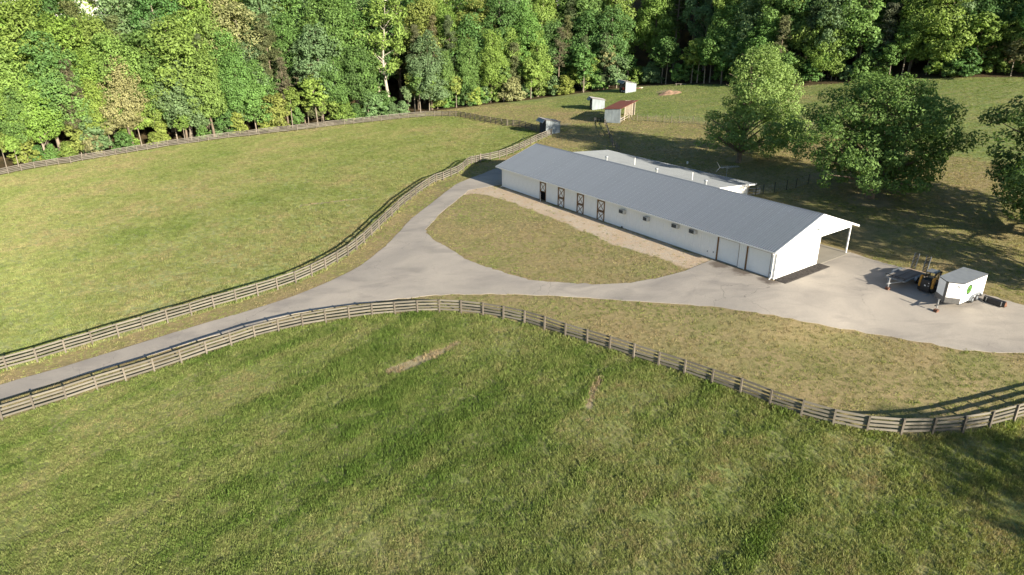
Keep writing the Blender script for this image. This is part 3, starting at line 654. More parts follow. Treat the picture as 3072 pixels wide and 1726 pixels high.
# ------------------------------------------------------------------ open fronted metal sheds
def shed(gp3, label, front_h, back_h, visor=True):
    A, B, C = [np.array(p) for p in gp3]                            # near front corner, near back corner, far front corner
    ax = (math.atan2(B[1] - A[1], B[0] - A[0]) + math.atan2(C[1] - A[1], C[0] - A[0]) - math.pi / 2) / 2; D = float(np.hypot(*(B - A)[:2])); Wd = float(np.hypot(*(C - A)[:2]))
    Wd = min(max(Wd, 3.2), 5.0); z0 = min(A[2], B[2]) - .05
    s = empty('open_shed', (A[0], A[1], z0), ax, label, 'shed', 'small grey metal sheds')
    n = max(4, round(D / .8)); pw = D / n
    sm = ribbed('wall_sheet', 1, pw - .01, 2, .02, .04, M['shed_wall'])
    def zt(x): return front_h + (back_h - front_h) * x / D
    for wy, flip in ((0, 1), (Wd, -1)):                             # both side walls, sheet by sheet
        for i in range(n):
            hh = zt((i + .5) * pw) - .02
            q = MB(); x0, x1 = i * pw + .005, (i + 1) * pw - .005; off = random.uniform(0, .012)
            q.add([(x0, wy + off, 0), (x1, wy + off, 0), (x1, wy + off, zt(x1)), (x0, wy + off, zt(x0))], [(0, 1, 2, 3)])
            for f in (.25, .75):
                xr = x0 + (x1 - x0) * f; q.box(xr - .035, xr + .035, wy + off - .025 if flip > 0 else wy + off, wy + off if flip > 0 else wy + off + .025, 0, zt(xr) - .01)
            q.obj('wall_sheet', M['shed_wall'], s)
    nb = max(4, round(Wd / .8)); pb = Wd / nb
    for i in range(nb): MB().box(D - .02, D, i * pb + .005, (i + 1) * pb - .005, 0, back_h).obj('back_sheet', M['shed_wall'], s)
    for y in (.08, Wd / 2, Wd - .08): MB().box(.03, .15, y - .06, y + .06, -.1, front_h - .05).obj('front_post', M['old_wood'], s)
    th = math.atan2(back_h - front_h, D); RL = (D + .55) / math.cos(th)
    nr = max(4, round((Wd + .3) / .8)); pr = (Wd + .3) / nr
    rm = ribbed('roof_sheet', RL, pr - .01, 3, .025, .05, M['shed_roof'])
    for i in range(nr): link('roof_sheet', rm, s, (-.25, -.15 + i * pr, front_h + .06 - .25 * math.tan(th)), (0, -th, 0))
    MB().prism([(-.2, front_h - .02), (D + .25, zt(D + .25) - .02), (D + .25, zt(D + .25) + .04), (-.2, front_h + .04)], 1, -.1, -.02).obj('barge_board', M['old_wood'], s)
    if visor:                                                       # short sheet hanging down over the open front
        vm = ribbed('visor_sheet', .95, pr - .01, 3, .025, .05, M['shed_wall'])
        for i in range(nr): link('visor_sheet', vm, s, (-.27 - .62, -.15 + i * pr, front_h - .62), (0, -math.radians(46), 0))
    return s, D, Wd
k3 = 160 / 1447; a3 = lambda x, y: (1800 + x * k3, 220 + y * k3); k6 = 130 / 1881; a6 = lambda x, y: (1590 + x * k6, 330 + y * k6)
def flatG(l): return ground(l)
sA, dA, wA = shed(flatG([a6(690, 1098), a6(1345, 1015), a6(300, 1010)]), 'grey metal shed where the two paddock fences meet', 3.3, 2.65)
sB, dB, wB = shed(flatG([a2(970, 562), a2(1132, 553), a2(880, 548)]), 'middle grey metal shed standing alone on the grass', 2.95, 2.4)
sC, dC, wC = shed(flatG([a3(685, 545), a3(985, 498), a3(480, 505)]), 'farthest grey metal shed with a red tractor, against the wood', 3.2, 2.55)
def tractor(loc, rz, label, scale=1.):
    r = empty('tractor', loc, rz, label, 'tractor')
    q = MB(); q.prism([(-.35, .75), (.35, .75), (.33, 1.25), (.2, 1.38), (-.2, 1.38), (-.33, 1.25)], 0, -1.5, -.1); q.obj('hood', M['red_paint'], r, bevel=.04)
    MB().box(-1.56, -1.5, -.28, .28, .78, 1.2).obj('grille', M['dark'], r)
    MB().box(-1.2, 1.0, -.2, .2, .5, .8).obj('chassis', M['dull_steel'], r)
    for s in (-1, 1):
        for x, rad, wd in ((.7, .68, .34), (-1.2, .36, .2)):
            y = s * (.72 if x > 0 else .6)
            wl = empty('wheel', (x, y, rad)); wl.parent = r
            q = MB(); q.tube([(0, -wd / 2, 0), (0, -wd / 2 * .6, 0), (0, wd / 2 * .6, 0), (0, wd / 2, 0)], [rad * .9, rad, rad, rad * .9], 20); q.obj('tyre', M['tyre'], wl)
            MB().tube([(0, -wd / 2 - .01, 0), (0, wd / 2 + .01, 0)], rad * .55, 14).obj('rim', M['white_trim'], wl)
        MB().prism([(.1, 1.0), (.35, 1.35), (.95, 1.42), (1.3, 1.2), (1.3, 1.3), (.95, 1.5), (.3, 1.43), (.02, 1.05)], 1, s * .72 - .2, s * .72 + .2).obj('fender', M['red_paint'], r)
    MB().box(.5, .9, -.25, .25, .95, 1.05).obj('seat', M['black_paint'], r); MB().box(.85, .93, -.25, .25, 1.0, 1.4).obj('seat_back', M['black_paint'], r)
    MB().tube([(.15, 0, 1.35), (.3, 0, 1.6)], .02, 6).obj('steering_column', M['black_paint'], r)
    q = MB(); q.tube([(.3 + .02 * math.cos(a), .19 * math.cos(a), 1.6 + .19 * math.sin(a) * .5) for a in np.linspace(0, 6.283, 13)], .02, 5, False); q.obj('steering_wheel', M['black_paint'], r)
    MB().tube([(-.8, .12, 1.35), (-.8, .12, 1.95)], .035, 8).obj('exhaust', M['rust'], r)
    return r
def inside_shed(s, x, y):
    v_ = Matrix.Rotation(s.rotation_euler.z, 4, 'Z') @ Vector((x, y, 0)); p = s.location + v_
    return (p.x, p.y, s.location.z + .02)
tractor(inside_shed(sC, 1.1, 2.0), sC.rotation_euler.z + math.radians(8), 'faded red tractor parked nose out in the farthest shed')
# harrow frame in the middle shed, dark trough in the nearest shed
hr = empty('farm_harrow', inside_shed(sB, .9, 1.7), sB.rotation_euler.z, 'rusty farm harrow leaning inside the middle shed', 'harrow')
for k in range(4): MB().bar((-.3 + .3 * k, -.9, .1), (-.1 + .3 * k, -.8, 1.25), .07, .07).obj('tine_bar', M['rust'], hr)
for z in (.3, .8, 1.2): MB().bar((-.4, -.9 + .05 * z, z), (.8, -.9 + .05 * z, z), .07, .07).obj('frame_bar', M['rust'], hr)
for y in (-.3, .4): MB().tube([(0, y - .06, .35), (0, y + .06, .35)], .35, 14).obj('disc', M['rust'], hr)
tr = empty('feed_trough', inside_shed(sA, .7, .9), sA.rotation_euler.z, 'black feed trough on the floor of the nearest shed', 'trough')
q = MB(); q.prism([(-.35, 0), (.35, 0), (.45, .5), (.38, .5), (.3, .06), (-.3, .06), (-.38, .5), (-.45, .5)], 1, -.6, .6); q.obj('trough_body', M['tyre'], tr)
for y in (-.6, .57): MB().box(-.4, .4, y, y + .03, 0, .48).obj('end_plate', M['tyre'], tr)
# logs behind the far shed
lg = ground([a3(1040, 425)])[0]
for k, (dx, dz, lb) in enumerate(((0, .16, 'orange cut log on the grass behind the farthest shed'), (.75, .2, 'pale cut log beside the orange log behind the farthest shed'))):
    tag(MB().tube([(-.75, 0, dz), (.0, .02, dz), (.75, .05, dz)], [.16, .17, .15], 10).obj('log', M[('wood_block', 'pale_wood')[k]], None, (lg[0] + dx, lg[1] + dx * .6, lg[2]), (0, 0, .25 + k * .3)), lb, 'log')

# ------------------------------------------------------------------ red roofed lean-to
R0, R1, R2 = flatG([a3(95, 1385), a3(545, 1360), a3(945, 1135)])
rang = math.atan2(R2[1] - R1[1], R2[0] - R1[0]) - math.pi / 2; RW = 3.8; R0 = R1 - RW * np.array([math.cos(rang), math.sin(rang), 0])
RD = float(np.hypot(*(R2 - R1)[:2]))
rs = empty('lean_to_shed', (R0[0], R0[1], min(R0[2], R1[2]) - .05), rang, 'open sided timber shed with dark red sloping roof and grey plank end', 'shed')
lift = R2[2] - R1[2]
hL, hR_ = 3.05, 3.35
nb = 11; bwid = RW / nb
for i in range(nb):
    x0, x1 = i * bwid, (i + 1) * bwid - .012
    MB().prism([(x0, 0), (x1, 0), (x1, hL + (hR_ - hL) * x1 / RW - .03), (x0, hL + (hR_ - hL) * x0 / RW - .03)], 1, random.uniform(0, .02), .05).obj('wall_board', M['shed_wall'], rs)
for i in range(9):                                                 # far wall, pale boards seen through the open side
    x0 = RW * .35 + i * RW * .65 / 9
    MB().prism([(x0, lift * .8), (x0 + RW * .65 / 9 - .03, lift * .8), (x0 + RW * .65 / 9 - .03, hR_ + lift - .1), (x0, hR_ + lift - .1)], 1, RD - .06, RD - .02).obj('back_board', M['pale_wood'], rs)
for i in range(8):
    y0 = .06 + i * RD / 8
    MB().box(.02, .06, y0, y0 + RD / 8 - .02, 0, hL + lift * (y0 / RD) - .05).obj('side_board', M['old_wood'], rs)
for y in (.1, RD * .3, RD * .62, RD * .8, RD - .12):
    MB().box(RW - .15, RW - .03, y - .06, y + .06, -.1, hR_ + lift * y / RD - .02).obj('post', M['pale_wood'], rs)
MB().bar((RW - .09, 0, hR_ - .12), (RW - .09, RD, hR_ + lift - .12), .1, .2).obj('eave_beam', M['pale_wood'], rs)
for z in (.5, 1.0): MB().bar((RW - .02, .2, z), (RW - .02, RD * .62, z + lift * .6), .04, .1).obj('rail', M['pale_wood'], rs)
q = MB(); q.add([(-.3, -.3, hL - .02), (RW + .35, -.3, hR_ + .03), (RW + .45, RD + .5, hR_ + lift + .05), (-.25, RD + .5, hL + lift - .02)], [(0, 1, 2, 3)]); q.add([(-.3, -.3, hL - .12), (RW + .35, -.3, hR_ - .07), (RW + .45, RD + .5, hR_ + lift - .05), (-.25, RD + .5, hL + lift - .12)], [(3, 2, 1, 0)])
q.f += [(0, 4, 5, 1), (1, 5, 6, 2), (2, 6, 7, 3), (3, 7, 4, 0)]; q.obj('roof', M['red_roof'], rs)
for k, (x, y, hh) in enumerate(((RW - .9, 1.6, 1.1), (RW - 1.1, 3.0, .9))):
    p = inside_shed(rs, x, y); cr = empty('hay_feeder', p, rang + .2 * k, ('dark wire hay feeder just inside the lean-to', 'lower wire hay feeder deeper inside the lean-to')[k], 'feeder')
    for e in range(9):
        a = e * 2 * math.pi / 9; MB().tube([(.6 * math.cos(a), .6 * math.sin(a), .0), (.6 * math.cos(a), .6 * math.sin(a), hh)], .03, 5).obj('upright', M['dull_steel'], cr)
    for z in (.1, hh * .55, hh): MB().tube([(.6 * math.cos(a), .6 * math.sin(a), z) for a in np.linspace(0, 6.2832, 15)], .03, 5, False).obj('hoop', M['dull_steel'], cr)
# black slatted bench-like rack beside the lean-to
bp = ground([a2(1040, 712)])[0]; rk = empty('slatted_rack', tuple(bp), .1, 'black slatted rack on the grass beside the lean-to', 'rack')
for x in (-.75, 0, .75):
    for y in (-.3, .3): MB().box(x - .04, x + .04, y - .04, y + .04, 0, .95).obj('leg', M['black_paint'], rk)
for k in range(5): MB().box(-.85, .85, -.4 + k * .18, -.4 + k * .18 + .11, .5, .54).obj('slat', M['black_paint'], rk)
for z in (.72, .92): MB().box(-.85, .85, -.36, -.32, z - .05, z + .05).obj('rail', M['black_paint'], rk)
# low log bench at the wood edge
lb_ = ground([(2042, 257)])[0]; be = empty('log_bench', tuple(lb_), -.2, 'low plank bench at the shaded edge of the wood', 'bench')
MB().box(-1.5, 1.5, -.2, .2, .42, .5).obj('seat', M['old_wood'], be)
for x in (-1.2, 0, 1.2): MB().box(x - .1, x + .1, -.18, .18, 0, .42).obj('leg', M['old_wood'], be)
# mound of red earth
dp = ground([a2(1970, 352)])[0]; mb = MB(); n = 26
hx = np.linspace(-1, 1, n); vs = []
for j in range(n):
    for i in range(n):
        x, y = hx[i], hx[j]; r = math.hypot(x, y); hgt = max(0, 1 - r) ** .8 * .95 * (.5 + float(fbm(np.array(x * 3.), np.array(y * 3.), .8, 3, 9)))
        px_, py_ = x * 3.4, y * 2.0; vs.append((px_, py_, hgt - .12 + T(dp[0] + px_, dp[1] + py_) - dp[2]))
mb.add(vs, [(j * n + i, j * n + i + 1, (j + 1) * n + i + 1, (j + 1) * n + i) for j in range(n - 1) for i in range(n - 1)])
M['red_earth'] = plain('red_earth', (.27, .175, .115), .95, var=.3, scale=2)
tag(mb.obj('earth_mound', M['red_earth'], None, tuple(dp), smoothing=True), 'low mound of red earth on the far grass', 'mound')

# ------------------------------------------------------------------ vehicles on the apron
def wheel(parent, x, y, r, wd, axis='x', rim='dull_steel'):
    wl = empty('wheel', (x, y, r)); wl.parent = parent
    d = Vector((1, 0, 0)) if axis == 'x' else Vector((0, 1, 0))
    q = MB(); q.tube([-d * wd / 2, -d * wd * .36, d * wd * .36, d * wd / 2], [r * .88, r, r, r * .88], 22); q.obj('tyre', M['tyre'], wl)
    q = MB(); q.tube([-d * (wd / 2 + .012), -d * (wd / 2 - .03)], [r * .5, r * .62], 16); q.tube([d * (wd / 2 - .03), d * (wd / 2 + .012)], [r * .62, r * .5], 16); q.obj('rim', M[rim], wl)
    return wl
# white enclosed trailer, local x to its right side, y towards its tail, origin under the body centre
WTX, WTY, WTA = 45.80, 64.22, math.radians(32.8)
wt = empty('cargo_trailer', (WTX, WTY, T(WTX, WTY) + .05), WTA - math.pi / 2, 'white enclosed cargo trailer with pointed nose and green round emblem', 'trailer')
W2, L2, ZF, ZT, NO = 1.18, 2.35, .42, 2.62, .78
outline = [(-W2, L2), (-W2, -L2), (-.10, -L2 - NO), (.10, -L2 - NO), (W2, -L2), (W2, L2)]
M['trailer_white'] = plain('trailer_white', (.78, .78, .77), .35, var=.04, spec=.5)
M['trailer_roof'] = plain('trailer_roof', (.27, .29, .31), .5, .3, var=.14, scale=1.4)
M['tread_plate'] = plain('tread_plate', (.17, .165, .16), .45, .5, var=.2, scale=6)
MB().prism(outline, 2, ZF, ZT).obj('body', M['trailer_white'], wt, bevel=.02)
ol2 = [(-W2 - .015, L2 + .015), (-W2 - .015, -L2), (-.11, -L2 - NO - .02), (.11, -L2 - NO - .02), (W2 + .015, -L2), (W2 + .015, L2 + .015)]
q = MB(); q.prism(ol2, 2, ZT, ZT + .035); q.obj('roof', M['trailer_roof'], wt)
q = MB()
for a, b in zip(ol2, ol2[1:] + ol2[:1]): q.bar((a[0], a[1], ZT - .015), (b[0], b[1], ZT - .015), .03, .07)
q.obj('roof_trim', M['black_paint'], wt)
for s in (-1, 1):                                                   # grey stone guards on the nose
    a = Vector((s * .11, -L2 - NO, 0)); b = Vector((s * W2, -L2, 0)); nrm = Vector((s * NO, -(W2 - .1), 0)).normalized() * .012
    q = MB(); q.add([a + nrm + Vector((0, 0, ZF)), b + nrm + Vector((0, 0, ZF)), b + nrm + Vector((0, 0, ZF + .58)), a + nrm + Vector((0, 0, ZF + .58)), a + Vector((0, 0, ZF)), b + Vector((0, 0, ZF)), b + Vector((0, 0, ZF + .58)), a + Vector((0, 0, ZF + .58))], [(0, 1, 2, 3), (0, 3, 7, 4), (1, 5, 6, 2), (3, 2, 6, 7), (0, 4, 5, 1)]); q.obj('stone_guard', M['tread_plate'], wt)
MB().box(-.13, .13, -L2 - NO - .03, -L2 - NO + .01, ZF, ZT - .05).obj('nose_cap', M['tread_plate'], wt)
q = MB(); q.bar((-.7, -L2, ZF - .06), (0, -L2 - NO - 1.05, ZF - .06), .08, .1); q.bar((.7, -L2, ZF - .06), (0, -L2 - NO - 1.05, ZF - .06), .08, .1); q.bar((0, -L2 - NO - .9, ZF - .06), (0, -L2 - NO - 1.45, ZF - .04), .1, .1); q.obj('tongue', M['black_paint'], wt)
q = MB(); q.tube([(0, -L2 - NO - .95, .02), (0, -L2 - NO - .95, .98)], .065, 8); q.bar((-.15, -L2 - NO - .95, .95), (.15, -L2 - NO - .95, .97), .05, .05); q.obj('jack', M['steel'], wt)
for s in (-1, 1):
    for yy in (.15, 1.08): wheel(wt, s * (W2 + .02), yy, .36, .2)
    q = MB(); P_ = [(-.62, .42), (-.45, .74), (-.15, .92), (1.35, .92), (1.65, .74), (1.82, .42), (1.72, .42), (1.58, .68), (1.32, .82), (-.12, .82), (-.38, .68), (-.52, .42)]
    x0, x1 = (W2, W2 + .2) if s > 0 else (-W2 - .2, -W2); q.prism(P_, 0, x0, x1); q.obj('fender', M['dull_steel'], wt)
MB().box(-W2 + .05, W2 - .05, -L2 + .1, L2 - .05, ZF - .14, ZF - .004).obj('chassis', M['black_paint'], wt)
# round emblem and rows of small grey lettering on the right side (too small to read)
def disc(r0, r1, yc, zc, x, n=36):
    q = MB(); vs = []; fs = []
    for k in range(n):
        a = 2 * math.pi * k / n; vs += [(x, yc + r0 * math.cos(a), zc + r0 * math.sin(a)), (x, yc + r1 * math.cos(a), zc + r1 * math.sin(a))]
    for k in range(n): j = (k + 1) % n; fs.append((2 * k, 2 * k + 1, 2 * j + 1, 2 * j))
    q.add(vs, fs); return q
M['emblem_green'] = plain('emblem_green', (.075, .20, .025), .5, var=.2); M['emblem_dark'] = plain('emblem_dark', (.02, .045, .02), .5); M['letter_grey'] = plain('letter_grey', (.06, .065, .07), .6)
em = disc(.001, .54, -.98, 1.72, W2 + .006).obj('emblem', M['emblem_dark'], wt)
disc(.001, .38, -.98, 1.72, W2 + .009).obj('emblem_field', M['emblem_green'], em); disc(.50, .54, -.98, 1.72, W2 + .009).obj('emblem_rim', M['letter_grey'], em)
q = MB(); q.prism([(-1.16, 1.52), (-.9, 1.56), (-.78, 1.78), (-.95, 2.0), (-1.02, 1.8), (-1.2, 1.86)], 0, W2 + .010, W2 + .013); q.obj('emblem_figure', M['emblem_dark'], em)
q = MB(); rg = random.Random(3)
for row, (z, y0, y1, hgt) in enumerate(((2.30, -.75, 1.75, .13), (2.12, -.45, 1.5, .09), (1.94, .2, .75, .08), (1.78, -.3, 1.25, .08), (1.62, -.3, 1.3, .08), (1.46, -.3, 1.1, .08), (1.28, -.45, 1.35, .13))):
    y = y0
    while y < y1:
        wl_ = rg.uniform(.03, .07) * (hgt / .09); kind = rg.random()
        if kind > .14:
            q.box(W2 + .006, W2 + .009, y, y + wl_ * .25, z, z + hgt)
            if kind > .4: q.box(W2 + .0065, W2 + .0085, y + wl_ * .25, y + wl_ * .75, z + (hgt * .8 if kind > .7 else hgt * .4), z + (hgt if kind > .7 else hgt * .58))
            if kind > .6: q.box(W2 + .006, W2 + .009, y + wl_ * .75, y + wl_, z, z + hgt)
        y += wl_ * 1.35
lt = q.obj('lettering', M['letter_grey'], wt); lt['kind'] = 'stuff'
MB().box(.8, 1.0, -L2 - .30, -L2 - .26, 2.2, 2.3).obj('marker_light', M['letter_grey'], wt, rot=(0, 0, 0)); MB().box(W2, W2 + .03, -L2 + .12, -L2 + .2, 2.1, 2.24).obj('marker_light', M['emblem_dark'], wt)
# flat deck trailer with planks and two ramps standing up
FTX, FTY, FTA = 42.45, 68.55, math.radians(35.2)
ft = empty('flatbed_trailer', (FTX, FTY, T(FTX, FTY) + .05), FTA - math.pi / 2, 'flat plank deck trailer with two upright ramps', 'trailer')
DZ = .74; FW = .98
for k in range(11):
    x = -FW + k * 2 * FW / 11; MB().box(x + .008, x + 2 * FW / 11 - .008, -2.0, 2.0, DZ - .05, DZ + random.uniform(-.004, .004)).obj('plank', M['deck'], ft)
q = MB(); M2 = Matrix.Identity(4)
for k in range(6):
    y = 2.0 + k * .17; q2 = MB(); zz = DZ - .01 - .045 * k; q2.box(-FW, FW, y + .008, y + .165, zz - .05, zz); q2.obj('dovetail_plank', M['beige'], ft)
q = MB()
for s in (-1, 1): q.bar((s * (FW + .05), -2.06, DZ - .06), (s * (FW + .05), 2.0, DZ - .06), .09, .16); q.bar((s * (FW + .05), 2.0, DZ - .06), (s * (FW + .05), 3.05, DZ - .3), .09, .14)
q.bar((-FW - .05, -2.06, DZ - .06), (FW + .05, -2.06, DZ - .06), .09, .16); q.bar((-FW - .05, 3.05, DZ - .3), (FW + .05, 3.05, DZ - .3), .09, .12); q.bar((-FW, 0, DZ - .15), (FW, 0, DZ - .15), .1, .12)
q.obj('frame', M['dull_steel'], ft)
q = MB()
for x in (-FW, -FW / 3, FW / 3, FW): q.bar((x, -2.06, DZ), (x, -2.06, DZ + .28), .05, .05)
q.bar((-FW - .08, -2.06, DZ + .28), (FW + .08, -2.06, DZ + .28), .06, .06); q.obj('headboard_rail', M['black_paint'], ft)
q = MB(); q.bar((-.7, -2.06, DZ - .12), (0, -3.35, DZ - .25), .09, .11); q.bar((.7, -2.06, DZ - .12), (0, -3.35, DZ - .25), .09, .11); q.bar((0, -3.2, DZ - .25), (0, -3.65, DZ - .22), .11, .1); q.obj('tongue', M['steel'], ft)
q = MB(); q.tube([(0, -3.2, .06), (0, -3.2, DZ + .35)], .065, 8); q.bar((-.15, -3.2, DZ + .35), (.12, -3.2, DZ + .36), .05, .05); q.obj('jack', M['steel'], ft)
for s in (-1, 1):
    for yy in (.35, 1.22): wheel(ft, s * (FW + .24), yy, .35, .2)
    x0, x1 = (FW + .11, FW + .38) if s > 0 else (-FW - .38, -FW - .11)
    MB().prism([(-.25, .5), (-.05, .84), (1.6, .84), (1.8, .5), (1.76, .5), (1.57, .8), (-.02, .8), (-.21, .5)], 0, x0, x1).obj('fender', M['dull_steel'], ft)
    rp_ = empty('ramp', (s * .62, 3.08, DZ - .22)); rp_.parent = ft; rp_.rotation_euler = (math.radians(-9), 0, 0)
    q = MB(); q.bar((-.22, 0, 0), (-.22, 0, 1.8), .07, .08); q.bar((.22, 0, 0), (.22, 0, 1.8), .07, .08); q.obj('ramp_rail', M['dull_steel'], rp_)
    for k in range(11): MB().bar((-.22, 0, .06 + k * .168), (.22, 0, .06 + k * .168), .08, .09).obj('rung', M['black_paint'], rp_)
# compact track loader, tail to the camera
LDX, LDY, LDA = 43.3, 65.95, math.radians(38)
ld = empty('track_loader', (LDX, LDY, T(LDX, LDY) + .05), LDA - math.pi / 2, 'black and yellow compact track loader between the two trailers', 'loader')
for s in (-1, 1):
    q = MB(); prof = [(.15, .0), (1.9, .0), (2.15, .25), (1.9, .55), (.6, .72), (.1, .62), (-.05, .3)]; x0, x1 = (s * .42, s * .76) if s > 0 else (-.76, -.42)
    q.prism(prof, 0, x0, x1); tk = q.obj('track', M['tyre'], ld, bevel=.03)
    for k in range(14): MB().box(x0 - .01, x1 + .01, .2 + k * .125, .25 + k * .125, -.02, .0).obj('track_lug', M['tyre'], tk)
    q = MB(); xa, xb = (s * .50, s * .72) if s > 0 else (-.72, -.50)
    q.prism([(-.12, .55), (.18, .55), (.42, 1.62), (.12, 1.75), (-.05, 1.6)], 0, xa, xb); q.obj('rear_tower', M['yellow'], ld, bevel=.03)
    q = MB(); xa, xb = (s * .56, s * .70) if s > 0 else (-.70, -.56)
    q.prism([(.1, 1.55), (.35, 1.72), (2.05, 1.35), (2.5, .45), (2.35, .38), (1.9, 1.15), (.3, 1.5)], 0, xa, xb); q.obj('lift_arm', M['yellow' if s > 0 else 'black_paint'], ld, bevel=.02)
MB().box(-.42, .42, .1, 2.0, .25, .95).obj('chassis', M['black_paint'], ld)
q = MB(); q.prism([(-.48, .32), (.48, .32), (.48, .9), (.40, 1.42), (-.40, 1.42), (-.48, .9)], 1, -.2, .75); q.obj('engine_door', M['black_paint'], ld, bevel=.05)
MB().prism([(-.5, .1), (.5, .1), (.46, .34), (-.46, .34)], 1, -.22, .1).obj('rear_bumper', M['black_paint'], ld)
q = MB(); q.add([(-.08, -.212, .74), (.1, -.212, .74), (.02, -.212, .88), (-.08, -.212, .9)], [(0, 1, 2, 3)]); q.obj('emblem', M['white_trim'], ld)
q = MB(); q.box(.26, .34, -.215, -.2, 1.08, 1.16); q.box(.28, .36, -.215, -.2, .78, .86); q.obj('tail_light', M['white_trim'], ld)
q = MB()
for s in (-1, 1):
    q.bar((s * .42, .7, 1.3), (s * .42, .72, 2.02), .08, .08); q.bar((s * .42, 1.75, .9), (s * .42, 1.62, 2.02), .08, .08)
    for k in range(5): q.bar((s * .42, .75 + k * .2, 1.0), (s * .42, .75 + k * .2, 2.0), .02, .02)
q.obj('cab_frame', M['black_paint'], ld)
MB().box(-.47, .47, .58, 1.78, 2.02, 2.1).obj('cab_roof', M['dull_steel'], ld, bevel=.03)
MB().box(-.25, .25, .85, 1.3, .95, 1.5).obj('seat', M['beige'], ld)
q = MB(); q.box(-.5, .5, 2.35, 2.5, .25, .75); q.bar((-.4, 2.4, .7), (.1, 2.7, 1.75), .12, .12); q.bar((.4, 2.4, .7), (.2, 2.75, 1.6), .14, .14); q.bar((-.1, 2.7, 1.75), (.35, 2.75, 1.6), .16, .16); q.obj('coupler', M['black_paint'], ld)
# loader bucket lying on the pavement
b0, b1, b2 = ground(zoomed(2640, 740, 420 / 2576, [(1885, 1010), (2270, 1160), (2350, 1120)]))
ba = math.atan2(b1[1] - b0[1], b1[0] - b0[0]); BLn = float(np.hypot(*(b1 - b0)[:2]))
bk = empty('loader_bucket', (b0[0], b0[1], b0[2] + .05), ba, 'long black loader bucket lying behind the white trailer wheels', 'bucket')
q = MB(); q.prism([(0, .0), (.62, .0), (.62, .03), (.12, .05), (.03, .22), (.05, .48), (.2, .6), (.16, .63), (.0, .5)], 0, 0, BLn); q.obj('shell', M['black_paint'], bk)
for x in (0, BLn - .03): MB().prism([(0, .0), (.62, .0), (.3, .52), (.18, .62), (.0, .5)], 0, x, x + .03).obj('end_plate', M['black_paint' if x == 0 else 'rust'], bk)
MB().box(0, BLn, .55, .68, -.004, .035).obj('cutting_edge', M['steel'], bk)
for x in (.3, BLn - .3): MB().bar((x, -.06, .1), (x, -.05, .55), .05, .1).obj('mount', M['steel'], bk)
for nm, (px_, py_), lb, par in (('a', (1085, 1180), 'red brown wood block under the white trailer jack', wt), ('b', (150, 850), 'orange wood block under the flat trailer jack', ft)):
    jl = Vector((0, -L2 - NO - .95, 0)) if nm == 'a' else Vector((0, -3.2, 0)); p = par.location + Matrix.Rotation(par.rotation_euler.z, 4, 'Z') @ jl
    tag(MB().box(-.2, .2, -.17, .17, 0, .13).box(-.17, .18, -.2, .19, .132, .26).obj('wood_block', M['wood_block'], None, (p.x, p.y, T(p.x, p.y) + .05), (0, 0, .5)), lb, 'block')
# round white bucket left on the shaded grass
wb = ground([(2062, 492)])[0]; q = MB(); q.tube([(0, 0, 0), (0, 0, .38)], [.14, .17], 12); tag(q.obj('plastic_bucket', M['white_trim'], None, tuple(wb)), 'small white bucket on the shaded grass behind the annex', 'bucket')

# ------------------------------------------------------------------ trees
def leaf_cloud(cent, rad, per, size, rg, crown_c, up=.55, flat=.75, needle=False):
    """leaf-sized quads scattered round clump centres; faces lean outwards and up"""
    n = len(cent); tot = int(np.sum(per)); idx = np.repeat(np.arange(n), per)
    d = rg.normal(size=(tot, 3)); d /= np.linalg.norm(d, axis=1)[:, None]
    rr = rg.uniform(.35, 1., tot) ** .6
    rr = np.where(rg.random(tot) < .75, rg.uniform(.72, 1.02, tot), rr)
    off = d * rr[:, None] * np.asarray(rad)[idx][:, None]; off[:, 2] *= flat
    P = cent[idx] + off
    out = P - crown_c; out /= np.linalg.norm(out, axis=1)[:, None] + 1e-6
    nrm = d * .55 + out * .5 + rg.normal(size=(tot, 3)) * .55; nrm[:, 2] += up; nrm /= np.linalg.norm(nrm, axis=1)[:, None]
    a = rg.normal(size=(tot, 3)); a -= nrm * np.sum(a * nrm, 1)[:, None]; a /= np.linalg.norm(a, axis=1)[:, None]
    b = np.cross(nrm, a); s = size * rg.uniform(.6, 1.35, tot)
    la, lb = (s * 1.25)[:, None], (s * (.22 if needle else .62))[:, None]
    V = np.stack([P - a * la, P + b * lb - nrm * lb * .25, P + a * la, P - b * lb - nrm * lb * .25], 1).reshape(-1, 3)
    return V, tot
def quad_mesh(name, V, tot, mat):
    m = bpy.data.meshes.new(name); m.vertices.add(tot * 4); m.vertices.foreach_set('co', V.ravel().astype(np.float32))
    m.loops.add(tot * 4); m.loops.foreach_set('vertex_index', np.arange(tot * 4)); m.polygons.add(tot)
    m.polygons.foreach_set('loop_start', np.arange(tot) * 4); m.polygons.foreach_set('loop_total', np.full(tot, 4)); m.update(); m.materials.append(mat); return m
